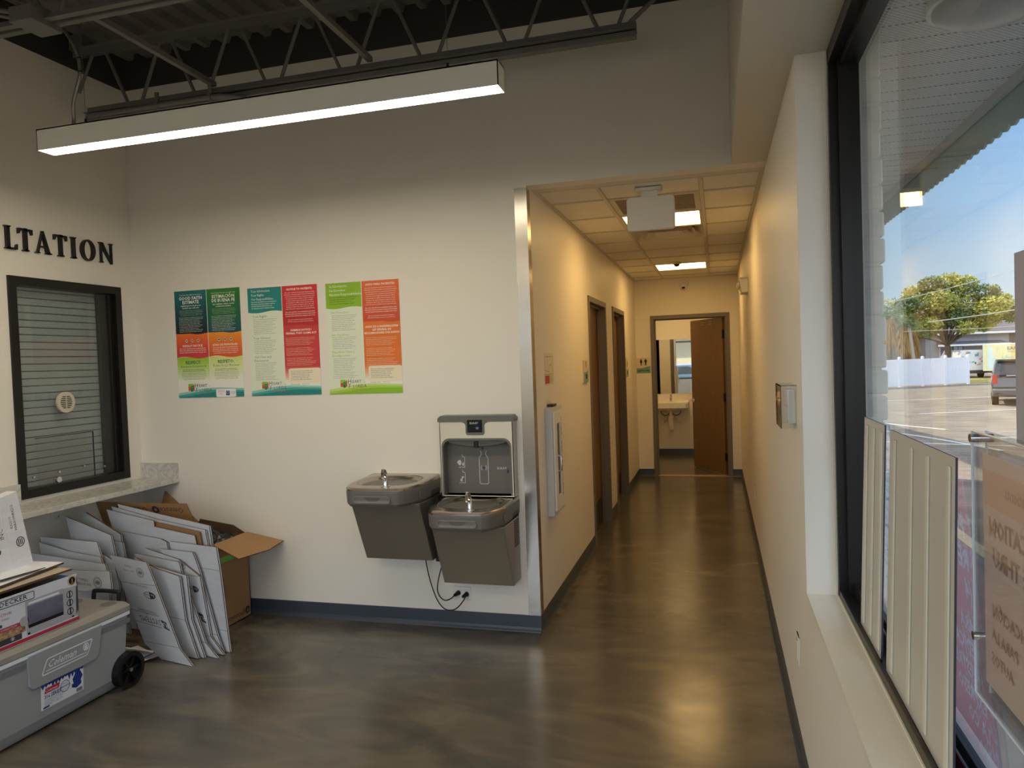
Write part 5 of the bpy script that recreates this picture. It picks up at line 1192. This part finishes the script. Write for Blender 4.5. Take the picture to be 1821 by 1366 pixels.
# ================================================================== OUTSIDE : ground
def gz(x, y):
    k = min(1, max(0, (y-6)/20)); return -.15-.80*k*k*(3-2*k)
def asphalt(name, c, c2, sc_=3):
    m = mat(name, c, .85, noise=.15, nscale=sc_, col2=c2, bump=.6, bscale=90, stretch=(.35, 1, 1)); return m
m = MB(); X = [1.6+0*i for i in range(1)]; nx, ny = 30, 60; v = []
for j in range(ny+1):
    for i in range(nx+1):
        x = 3.12+(i/nx)**1.6*110; y = -12+(j/ny)**1.2*150; v.append((x, y, gz(x, y)))
m.add(v, [(j*(nx+1)+i, j*(nx+1)+i+1, (j+1)*(nx+1)+i+1, (j+1)*(nx+1)+i) for j in range(ny) for i in range(nx)])
struct(m.build('ground_parking_lot', asphalt('asphalt', (.52, .47, .42), (.62, .57, .50))))
struct(MB().box(-60, 3.12, 8.4, 140, -1.2, -.96).box(-80, 120, -60, YF-3.2, -.4, -.16).build('ground_beyond', asphalt('asphalt_b', (.60, .56, .50), (.70, .65, .57))))
struct(MB().box(1.60, 3.0, -7.4, 30, -.4, -.012).box(-4, 3.0, -10.2, YF-.15, -.4, -.012).build('ground_sidewalk', mat('concrete', (.50, .49, .48), .8, noise=.12, nscale=4, bump=.5, bscale=60)))
struct(MB().bbox(3.0, 3.12, -7.4, 30, -.4, -.008, .01).build('trim_kerb', mat('kerb_paint', (.80, .76, .58), .7, noise=.15, nscale=5, bump=.4)))
M_line = mat('line_paint', (.90, .90, .88), .7)
def gline(a, b, w=.10):
    a = Vector(a); b = Vector(b); n_ = 14; d_ = (b-a).normalized(); p_ = Vector((-d_.y, d_.x))*w/2; v = []
    for i in range(n_+1):
        q = a+(b-a)*i/n_
        for s in (-1, 1): r = q+p_*s; v.append((r.x, r.y, gz(r.x, r.y)+.012))
    vb = [(x, y, z-.01) for x, y, z in v]
    return MB().add(v+vb, [(2*i, 2*i+1, 2*i+3, 2*i+2) for i in range(n_)]+[(2*i, 2*i+2, 2*(n_+1)+2*i+2, 2*(n_+1)+2*i) for i in range(n_)])
for a, b, lb in (((5.45, 19.2), (5.85, 10.4), 'white parking line running away along the lot, nearest the window'), ((4.3, 12.9), (6.4, 11.4), 'white parking line crossing in front of the long one'), ((9.0, 35.0), (17.0, 37.5), 'white parking line in front of the white fence, far one'), ((8.5, 27), (16, 30), 'white parking line in the middle of the sunlit lot'), ((6.0, 25), (7.2, 18.6), 'white parking line left in the sunlit lot')):
    tag(gline(a, b).build('parking_line', M_line), lb, 'parking line', 'painted parking lines')
# fence
M_vinyl = mat('white_vinyl', (.90, .90, .92), .4)
P0, P1 = Vector((11.3, 47.6)), Vector((17.1, 50.6)); P0 = P1+(P0-P1)*1.6; zf = -.95
t = thing('vinyl_fence', 'white vinyl privacy fence across the parking lot', 'fence', (P0.x, P0.y, zf)); dv = (P1-P0); Lf = dv.length; d_ = dv/Lf
nb = 6
def ffn(u, v, tt): return (P0.x+d_.x*u+d_.y*tt, P0.y+d_.y*u-d_.x*tt, zf+v)
for k in range(nb+1):
    u = Lf*k/nb; MB().prism([(u-.065, 0), (u+.065, 0), (u+.065, 1.86), (u-.065, 1.86)], ffn, -.065, .065).prism([(u-.08, 1.86), (u+.08, 1.86), (u+.08, 1.90), (u, 1.97), (u-.08, 1.90)], ffn, -.08, .08).build('fence_post', M_vinyl, t)
for k in range(nb):
    u0, u1 = Lf*k/nb+.065, Lf*(k+1)/nb-.065; m = MB().prism([(u0, .08), (u1, .08), (u1, .24), (u0, .24)], ffn, -.03, .03).prism([(u0, 1.66), (u1, 1.66), (u1, 1.80), (u0, 1.80)], ffn, -.03, .03)
    n_ = 10
    for i in range(n_): a = u0+(u1-u0)*i/n_; m.prism([(a+.006, .24), (a+(u1-u0)/n_-.006, .24), (a+(u1-u0)/n_-.006, 1.66), (a+.006, 1.66)], ffn, -.012, .012)
    m.prism([(u0, .24), (u1, .24), (u1, 1.66), (u0, 1.66)], ffn, -.004, .004)
    m.build('fence_panel', M_vinyl, t)
# ---- vehicles
M_tire = mat('tyre', (.07, .07, .07), .8); M_rim = mat('wheel_rim', (.62, .63, .65), .3, .8); M_cg = mat('car_glass', (.13, .15, .17), .05, spec=1.0)
M_tail = mat('tail_lamp', (.75, .22, .16), .2); M_plate = mat('number_plate', (.82, .88, .86), .4)
def wheel(parent, M, x, y, r, w=.24):
    m = MB(M).cyl((x-w/2, y, r), (x+w/2, y, r), r, n=28); o = m.build('wheel', M_tire, parent)
    s = 1 if x > 0 else -1
    mm = MB(M).cyl((x+s*w/2-.02*s, y, r), (x+s*(w/2+.01), y, r), r*.62, n=20)
    mm.build('rim', M_rim, o)
def car(name, label, M, L, Wd, prof, glass, paint, r, wheels, rear=True):
    """prof: side outline (y, z) with y along the length; body narrows towards the roof"""
    t = thing(name, label, 'car', tuple(M.to_translation()))
    zt_ = max(z for y, z in prof); belt = prof_belt = .55*zt_
    def half(z): return Wd/2*(1-.16*max(0, (z-belt)/(zt_-belt))) if z > belt else Wd/2*(1-.04*max(0, (belt*.5-z)/(belt)))
    m = MB(M); k = len(prof); v = [(-half(z), y, z) for y, z in prof]+[(half(z), y, z) for y, z in prof]
    m.add(v, [tuple(range(k)), tuple(range(2*k-1, k-1, -1))]+[(i, k+i, k+(i+1) % k, (i+1) % k) for i in range(k)])
    b = m.build('car_body', paint, t, bevel=.05)
    for g in glass:
        m = MB(M); 
        for s in (-1, 1):
            vs = [(s*(half(z)+.008), y, z) for y, z in g]; m.add(vs, [tuple(range(len(g)))])
        m.build('side_window', M_cg, b)
    for (x, y) in wheels: wheel(t, M, x, y, r)
    return t, b, half
# dark SUV seen from behind, at the right
Ms = Matrix.Translation((13.05, 30.2, gz(13, 30)+.0)) @ Matrix.Rotation(radians(-17), 4, 'Z')
prof = [(0, .45), (-.06, .55), (-.08, .80), (-.02, 1.0), (0, 1.15), (.10, 1.30), (.38, 1.80), (.55, 1.88), (2.6, 1.90), (3.0, 1.84), (3.7, 1.25), (4.9, 1.12), (5.1, .9), (5.1, .45), (4.6, .35), (.5, .35)]
M_suv = mat('suv_paint', (.22, .22, .22), .25, .3, coat=.6)
t, b, half = car('suv', 'dark grey SUV seen from behind, parked at the right of the lot', Ms, 5.1, 2.0, prof, [[(.75, 1.25), (.85, 1.72), (2.5, 1.76), (3.35, 1.28)]], M_suv, .38, ((-.88, 1.0), (.88, 1.0), (-.88, 4.0), (.88, 4.0)))
def rearf(u, v, tt):
    y = .10+(v-1.30)/(1.80-1.30)*.28 if v > 1.3 else (0 if v > .95 else -.07); return (u, y-tt, v)
MB(Ms).add([rearf(-.76, 1.30, .012), rearf(.76, 1.30, .012), rearf(.66, 1.74, .012), rearf(-.66, 1.74, .012)], [(0, 1, 2, 3)]).build('rear_window', M_cg, b)
MB(Ms).box(-.80, .80, .28, .60, 1.86, 1.93).build('roof_spoiler', M_suv, b)
for s in (-1, 1):
    MB(Ms).box(min(s*.82, s*.99), max(s*.82, s*.99), -.04, .16, .92, 1.30).build('tail_lamp', M_tail, b)
    MB(Ms).box(min(s*.62, s*.9), max(s*.62, s*.9), -.13, -.06, .50, .56).build('reflector', M_tail, b)
MB(Ms).bbox(-1.0, 1.0, -.13, .25, .42, .74, .06).build('bumper', mat('suv_bumper', (.33, .32, .30), .4), b)
MB(Ms).box(-.97, .97, -.145, -.12, .66, .70).build('bumper_trim', M_rim, b)
MB(Ms).box(-.17, .17, -.09, -.075, .86, 1.01).build('number_plate', M_plate, b)
MB(Ms).box(-.5, .5, -.01, .09, 1.24, 1.29).build('tailgate_trim', M_rim, b)
# white panel van and advertising trailer
Mv = Matrix.Translation((20.2, 60.0, -.95)) @ Matrix.Rotation(radians(4), 4, 'Z')
M_van = mat('van_white', (.84, .84, .82), .4)
prof = [(0, .45), (-.03, .6), (-.03, 1.0), (.02, 2.0), (.12, 2.2), (3.6, 2.2), (4.4, 1.35), (5.2, 1.2), (5.3, .5), (5.0, .35), (.3, .35)]
t, b, half = car('van', 'white van with coloured decals parked behind the white fence', Mv, 5.3, 1.95, prof, [], M_van, .36, ((-.86, .9), (.86, .9), (-.86, 4.2), (.86, 4.2)))
Dc = [mat('decal_blue', (.35, .60, .75), .5), mat('decal_orange', (.86, .55, .30), .5), mat('decal_dark', (.25, .28, .34), .5), mat('decal_teal', (.45, .72, .70), .5)]
random.seed(5); m = MB(Mv)
for i in range(16):
    u, v_ = random.uniform(-.80, .70), random.uniform(.95, 1.95); w_, h_ = random.uniform(.08, .3), random.uniform(.05, .22)
    m.prism([(u, v_), (u+w_, v_+.03), (u+w_*.8, v_+h_), (u-.02, v_+h_*.7)], lambda a, c_, tt: (a, -.045-tt, c_), 0, .003*(1+i % 3), i % 4)
m.build('decals', Dc, b)
for s in (-1, 1): MB(Mv).box(min(s*.86, s*.96), max(s*.86, s*.96), -.06, .0, .85, 1.25).build('tail_lamp', M_tail, b)
MB(Mv).bbox(-.97, .97, -.14, .05, .40, .62, .04).build('bumper', mat('bumper_dark', (.20, .20, .20), .5), b)
Mt = Matrix.Translation((20.62, 59.2, -.95)) @ Matrix.Rotation(radians(-21), 4, 'Z')
M_tr = mat('trailer_side', (.90, .86, .66), .5, noise=.04, nscale=1.5); M_trw = mat('trailer_white', (.88, .87, .85), .45)
t = thing('cargo_trailer', 'white and yellow lettered box trailer parked beside the van', 'trailer', tuple(Mt.to_translation()))
b = MB(Mt).box(0, 3.4, 0, 4.8, .55, 2.62).build('trailer_body', M_trw, t, bevel=.03)
m = MB(Mt); fs = lambda u, v, tt: (u, -.004-tt, v)
m.prism([(.05, .58), (3.35, .58), (3.35, 2.55), (.05, 2.55)], fs, 0, .002, 0); m.prism([(1.9, .58), (2.95, .58), (2.95, 2.55), (1.75, 2.55)], fs, .002, .004, 1); m.prism([(0.3, .7), (.9, .7), (.6, 2.3), (.35, 2.4)], fs, .002, .004, 2)
m.prism([(2.95, 1.25), (3.35, 1.25), (3.35, 2.3), (2.95, 2.3)], fs, .002, .004, 3)
side = m.build('side_print', [M_tr, mat('trailer_yellow', (.93, .78, .48), .5), mat('trailer_pale_blue', (.80, .87, .85), .5), M_trw], b)
m = MB(Mt); m.text('EAP', lambda x, y, tt: (1.55+x, -.012, 2.12+y), .34, bold=.02); m.text('MOBILE', lambda x, y, tt: (1.6+x, -.012, 1.93+y), .15); m.text('Lifeside', lambda x, y, tt: (1.2+x, -.012, 1.48+y), .36, 1)
m.text('www.call-us.com', lambda x, y, tt: (1.25+x, -.012, 1.18+y), .15); m.build('lettering', [M_gr, Dc[3]], side)
for y in (-.02,):
    for x in (2.1, 2.75): MB(Mt).cyl((x, -.10, .36), (x, .10, .36), .36, n=24).build('wheel', M_tire, t)
MB(Mt).box(.1, 3.3, .1, 4.7, .42, .55).build('chassis', M_tire, t)
# ---- grey building behind
t = thing('building', 'long grey single storey building with a dark roof behind the trees', 'building', (27, 82, -.95))
M_bg = mat('grey_stucco', (.60, .60, .60), .8); M_roof = mat('shingles', (.40, .39, .42), .85, noise=.15, nscale=5); M_trimw = mat('trim_white', (.86, .86, .85), .6)
b = MB().box(16, 40, 80, 92, -1.0, 2.85).build('wall', M_bg, t)
m = MB(); x0, x1, y0, y1 = 15.2, 41, 79.2, 93; m.add([(x0, y0, 2.85), (x1, y0, 2.85), (x1, y1, 2.85), (x0, y1, 2.85), (x0+7.5, (y0+y1)/2, 5.4), (x1-7, (y0+y1)/2, 5.4)], [(0, 1, 5, 4), (1, 2, 5), (2, 3, 4, 5), (3, 0, 4), (3, 2, 1, 0)]); m.build('roof', M_roof, t)
MB().box(15.1, 41.1, 79.1, 79.25, 2.72, 2.92).build('gutter', M_trimw, t)
MB().add([(22.6, 78.2, 1.72), (28.9, 78.2, 1.72), (28.6, 80, 2.05), (22.9, 80, 2.05), (22.6, 78.2, 1.60), (28.9, 78.2, 1.60), (28.6, 80, 1.60), (22.9, 80, 1.60)], [(0, 1, 2, 3), (4, 7, 6, 5), (0, 4, 5, 1), (1, 5, 6, 2), (2, 6, 7, 3), (3, 7, 4, 0)]).build('porch_roof', M_roof, t)
MB().box(22.55, 28.95, 78.1, 78.2, 1.56, 1.74).build('porch_fascia', M_trimw, t)
MB().box(23.2, 23.75, 79.94, 80.0, -.95, 1.45).build('blue_door', mat('door_blue', (.25, .30, .55), .5), t)
for a in (23.12, 23.75): MB().box(a, a+.08, 79.92, 80, -.95, 1.5).build('door_trim', M_trimw, t)
for a in (24.35, 27.4): 
    f = MB().plate([(a, .45), (a+.95, .45), (a+.95, 1.55), (a, 1.55)], [(a+.06, .51), (a+.89, .51), (a+.89, 1.49), (a+.06, 1.49)], FY(80), 0, .05).box(a+.45, a+.49, 79.95, 80, .5, 1.5).build('window', M_alum, t); MB().box(a+.06, a+.89, 79.97, 79.99, .51, 1.49).build('pane', M_cg, f)
MB().box(29.4, 31.5, 79.9, 80.0, -.95, 2.7).build('dark_recess', mat('brown_wall', (.38, .35, .33), .8), t)
MB().box(16, 21.8, 79.9, 80, -.95, 2.7).build('shaded_bay', mat('bay_grey', (.44, .43, .43), .8), t)
# grass and dirt verge
struct(MB().prism([(16.8, 50.9), (26, 53.5), (40, 60), (40, 64), (14, 60)], FXY, -1.0, -.93).build('ground_verge', mat('dry_grass', (.80, .66, .38), .95, noise=.3, nscale=4, col2=(.55, .58, .32))))
# ---- trees
def leafmat(n, c, c2):
    m = mat(n, c, .7, noise=.2, nscale=1.2, col2=c2); b = m.node_tree.nodes['Principled BSDF']; b.inputs['Subsurface Weight'].default_value = .0; return m
LM = leafmat('leaf_olive', (.54, .58, .26), (.74, .71, .34)); LD = leafmat('leaf_dark', (.30, .40, .22), (.46, .52, .27)); M_bark = mat('bark', (.36, .31, .26), .9, bump=.8, bscale=12)
def blob_leaves(m, c, r, n, s, mi, fl=1.0):
    for i in range(n):
        d = Vector((random.gauss(0, 1), random.gauss(0, 1), random.gauss(0, 1))).normalized(); k = random.uniform(.55, 1.05)
        p = Vector(c)+Vector((d.x*r[0], d.y*r[1], d.z*r[2]))*k
        a = Vector((random.gauss(0, 1), random.gauss(0, 1), random.gauss(0, 1))).normalized(); b = a.orthogonal().normalized(); q = s*random.uniform(.6, 1.3)
        m.add([p-a*q, p-b*q*.6, p+a*q, p+b*q*.6], [(0, 1, 2, 3)], mi)
def tree(name, label, base_, tips, trunk_r, group, leaf=.13, mats=(LM, LD), n=520):
    t = thing(name, label, 'tree', base_, group); bx_, by_, bz_ = base_; m = MB()
    top = max(z for x, y, z, r in tips); fk = (bx_, by_, bz_+(min(z for x, y, z, r in tips)-bz_)*.75)
    m.tube([base_, ((base_[0]+fk[0])/2+.05, by_, (bz_+fk[2])/2), fk], trunk_r, n=10, rr=[trunk_r*1.25, trunk_r, trunk_r*.9])
    for x, y, z, r in tips: m.tube(smooth_path([fk, ((fk[0]*1.2+x*.8)/2, (fk[1]+y)/2, (fk[2]*.9+z*1.1)/2), (x, y, z)]), .08, n=6, rr=[trunk_r*.38*(1-.1*i) for i in range(9)])
    m.build('trunk', M_bark, t)
    m = MB()
    for i, (x, y, z, r) in enumerate(tips): blob_leaves(m, (x, y, z), (r, r, r*.72), int(n*r*r/1.4), leaf, 1 if (i % 3 == 0) else 0)
    m.build('foliage', list(mats), t); return t
random.seed(21)
tips = []
for x, z, r in ((15.9, 5.0, .9), (16.9, 5.9, 1.0), (17.0, 4.4, 1.0), (17.9, 6.6, .9), (18.3, 5.2, 1.2), (19.4, 6.8, 1.0), (19.2, 5.6, 1.2), (20.4, 6.5, .9), (20.4, 5.0, 1.2), (21.5, 5.7, .9), (21.6, 4.5, 1.1), (22.6, 5.0, .9), (23.3, 4.2, .8), (17.4, 3.3, .8), (18.0, 2.9, .7), (19.6, 3.9, 1.0), (20.8, 3.7, .8), (16.7, 3.0, .6), (24.1, 3.8, .6), (22.4, 3.6, .7), (17.0, 2.5, .45), (18.5, 3.7, 1.0), (19.9, 3.0, .7), (21.4, 3.1, .6), (18.9, 4.4, 1.0), (22.2, 4.6, .8)):
    tips.append((x, 62+random.uniform(-1.8, 1.8), z, r*1.08))
tree('tree', 'large spreading olive green tree in the middle behind the white fence', (19.0, 62, -.95), tips, .24, 'trees beyond the fence', n=900)
for b_, lb, hh in (((13.6, 66, -.95), 'dark bushy tree at the far left, partly behind the brick pier', 6.2), ((28.5, 95, -.95), 'distant pale tree rising over the roof at the right', 6.6)):
    tips = [(b_[0]+random.uniform(-1.8, 1.8), b_[1]+random.uniform(-1.5, 1.5), hh-random.uniform(0, 3.4), random.uniform(.8, 1.2)) for k in range(11)]
    tree('tree', lb, b_, tips, .2, 'trees beyond the fence', mats=(LD, LM) if b_[0] < 20 else (LM, LD), n=300)
# palms with hanging dry skirts
M_frond = leafmat('frond', (.34, .44, .26), (.50, .56, .34)); M_dry = mat('dry_frond', (.66, .52, .30), .9, noise=.25, nscale=3)
def palm(base_, h, label, lean=0):
    t = thing('palm_tree', label, 'tree', base_, 'palm trees left of the big tree'); x, y, z = base_
    top = Vector((x+lean, y, z+h)); MB().tube([base_, (x+lean*.5, y, z+h*.5), tuple(top)], .16, n=10, rr=[.2, .17, .15]).build('trunk', M_bark, t)
    m = MB()
    for i in range(46):
        a = random.uniform(0, 2*pi); el = random.uniform(-.5, 1.2); L_ = random.uniform(.9, 1.35); c = top
        tip_dir = Vector((cos(a)*cos(el), sin(a)*cos(el), sin(el)))
        mid = c+tip_dir*L_*.6; 
        for k in range(9):
            f_ = (k-4)*.16; side = Vector((-sin(a), cos(a), 0)); e_ = mid+tip_dir*L_*.5*cos(f_*1.6)+side*sin(f_*1.6)*L_*.55+Vector((0, 0, -.28*abs(random.gauss(0, 1)) - .12))
            w_ = Vector((0, 0, .022)); m.add([mid-w_, mid+w_, e_], [(0, 1, 2)])
        w_ = Vector((0, 0, .012)); m.add([c-w_, c+w_, mid+w_, mid-w_], [(0, 1, 2, 3)])
    m.build('fronds', M_frond, t); m = MB()
    for i in range(330):
        a = random.uniform(0, 2*pi); r_ = random.uniform(.18, .75); z0_ = top.z-random.uniform(.1, 1.6); p = Vector((top.x+cos(a)*r_*.6, top.y+sin(a)*r_*.6, z0_)); q = Vector((top.x+cos(a)*r_, top.y+sin(a)*r_, z0_-random.uniform(.6, 1.4))); s_ = Vector((-sin(a), cos(a), 0))*.035
        m.add([p-s_, p+s_, q+s_*.4, q-s_*.4], [(0, 1, 2, 3)])
    m.build('dry_skirt', M_dry, t)
palm((14.6, 56, -.95), 4.3, 'tall palm with a golden dry skirt, second palm from the left'); palm((13.3, 55, -.95), 4.9, 'leftmost palm next to the brick pier'); palm((15.5, 58, -.95), 3.9, 'shorter dark palm beside the bare leaning pole')
tag(MB().tube([(15.25, 55.5, -.95), (14.95, 55.5, 1.2), (14.75, 55.5, 3.2)], .13, n=10, rr=[.16, .14, .12]).build('leaning_pole', mat('pale_wood', (.66, .62, .56), .8)), 'bare pale leaning trunk standing between the palms', 'pole')
for (a, b, lb, r) in (((8.0, 45, 3.85), (20.5, 45, 6.65), 'pale overhead wire rising to the right over the trees, upper one', .022), ((13.35, 45, 3.098), (24.5, 45, 4.9), 'thick pale overhead wire crossing in front of the big tree', .030), ((12.0, 45, 2.60), (25, 45, 3.25), 'thin overhead wire just above the grey roof', .016)):
    n_ = 12; A_ = Vector(a); Bb = Vector(b)
    tag(MB().tube([A_+(Bb-A_)*i/n_-Vector((0, 0, .25*sin(pi*i/n_))) for i in range(n_+1)], r, n=6).build('overhead_wire', mat('wire', (.70, .70, .66), .5)), lb, 'wire', 'overhead wires')

# ================================================================== OUTSIDE : in front of the storefront (seen in the mirror, lights the room)
Mc = Matrix.Translation((-2.6, -12.0, -.15)) @ Matrix.Rotation(radians(-90), 4, 'Z')
prof = [(0, .30), (-.05, .55), (.05, .85), (.45, .95), (1.25, 1.38), (2.6, 1.40), (3.5, .98), (4.4, .86), (4.6, .6), (4.55, .30)]
car('car', 'silver blue sedan parked outside the storefront, seen in the restroom mirror', Mc, 4.6, 1.8, prof, [[(.75, .98), (1.32, 1.30), (2.5, 1.32), (3.2, 1.0)]], mat('sedan_paint', (.45, .55, .66), .25, .4, coat=.5), .32, ((-.80, .9), (.80, .9), (-.80, 3.7), (.80, 3.7)))
t = thing('building', 'pale metal roofed building across the street, seen in the restroom mirror', 'building', (0, -27, -.15))
MB().box(-12, 12, -34, -27, -.15, 2.9).build('wall', mat('cream_stucco', (.82, .78, .68), .8), t)
m = MB(); m.add([(-13, -26.2, 2.7), (13, -26.2, 2.7), (13, -30, 4.6), (-13, -30, 4.6)], [(0, 1, 2, 3)])
for k in range(52): x = -13+.5*k; m.add([(x, -26.2, 2.70), (x+.05, -26.2, 2.70), (x+.05, -30, 4.6), (x, -30, 4.6), (x, -26.2, 2.76), (x+.05, -26.2, 2.76), (x+.05, -30, 4.66), (x, -30, 4.66)], [(0, 4, 5, 1), (4, 7, 6, 5), (1, 5, 6, 2), (0, 3, 7, 4)])
m.build('roof', mat('metal_roof', (.80, .82, .84), .4), t)
for x in (-3, 0, 3): f = MB().box(x, x+1.1, -27.0, -26.95, .8, 2.2).build('window', M_cg, t)
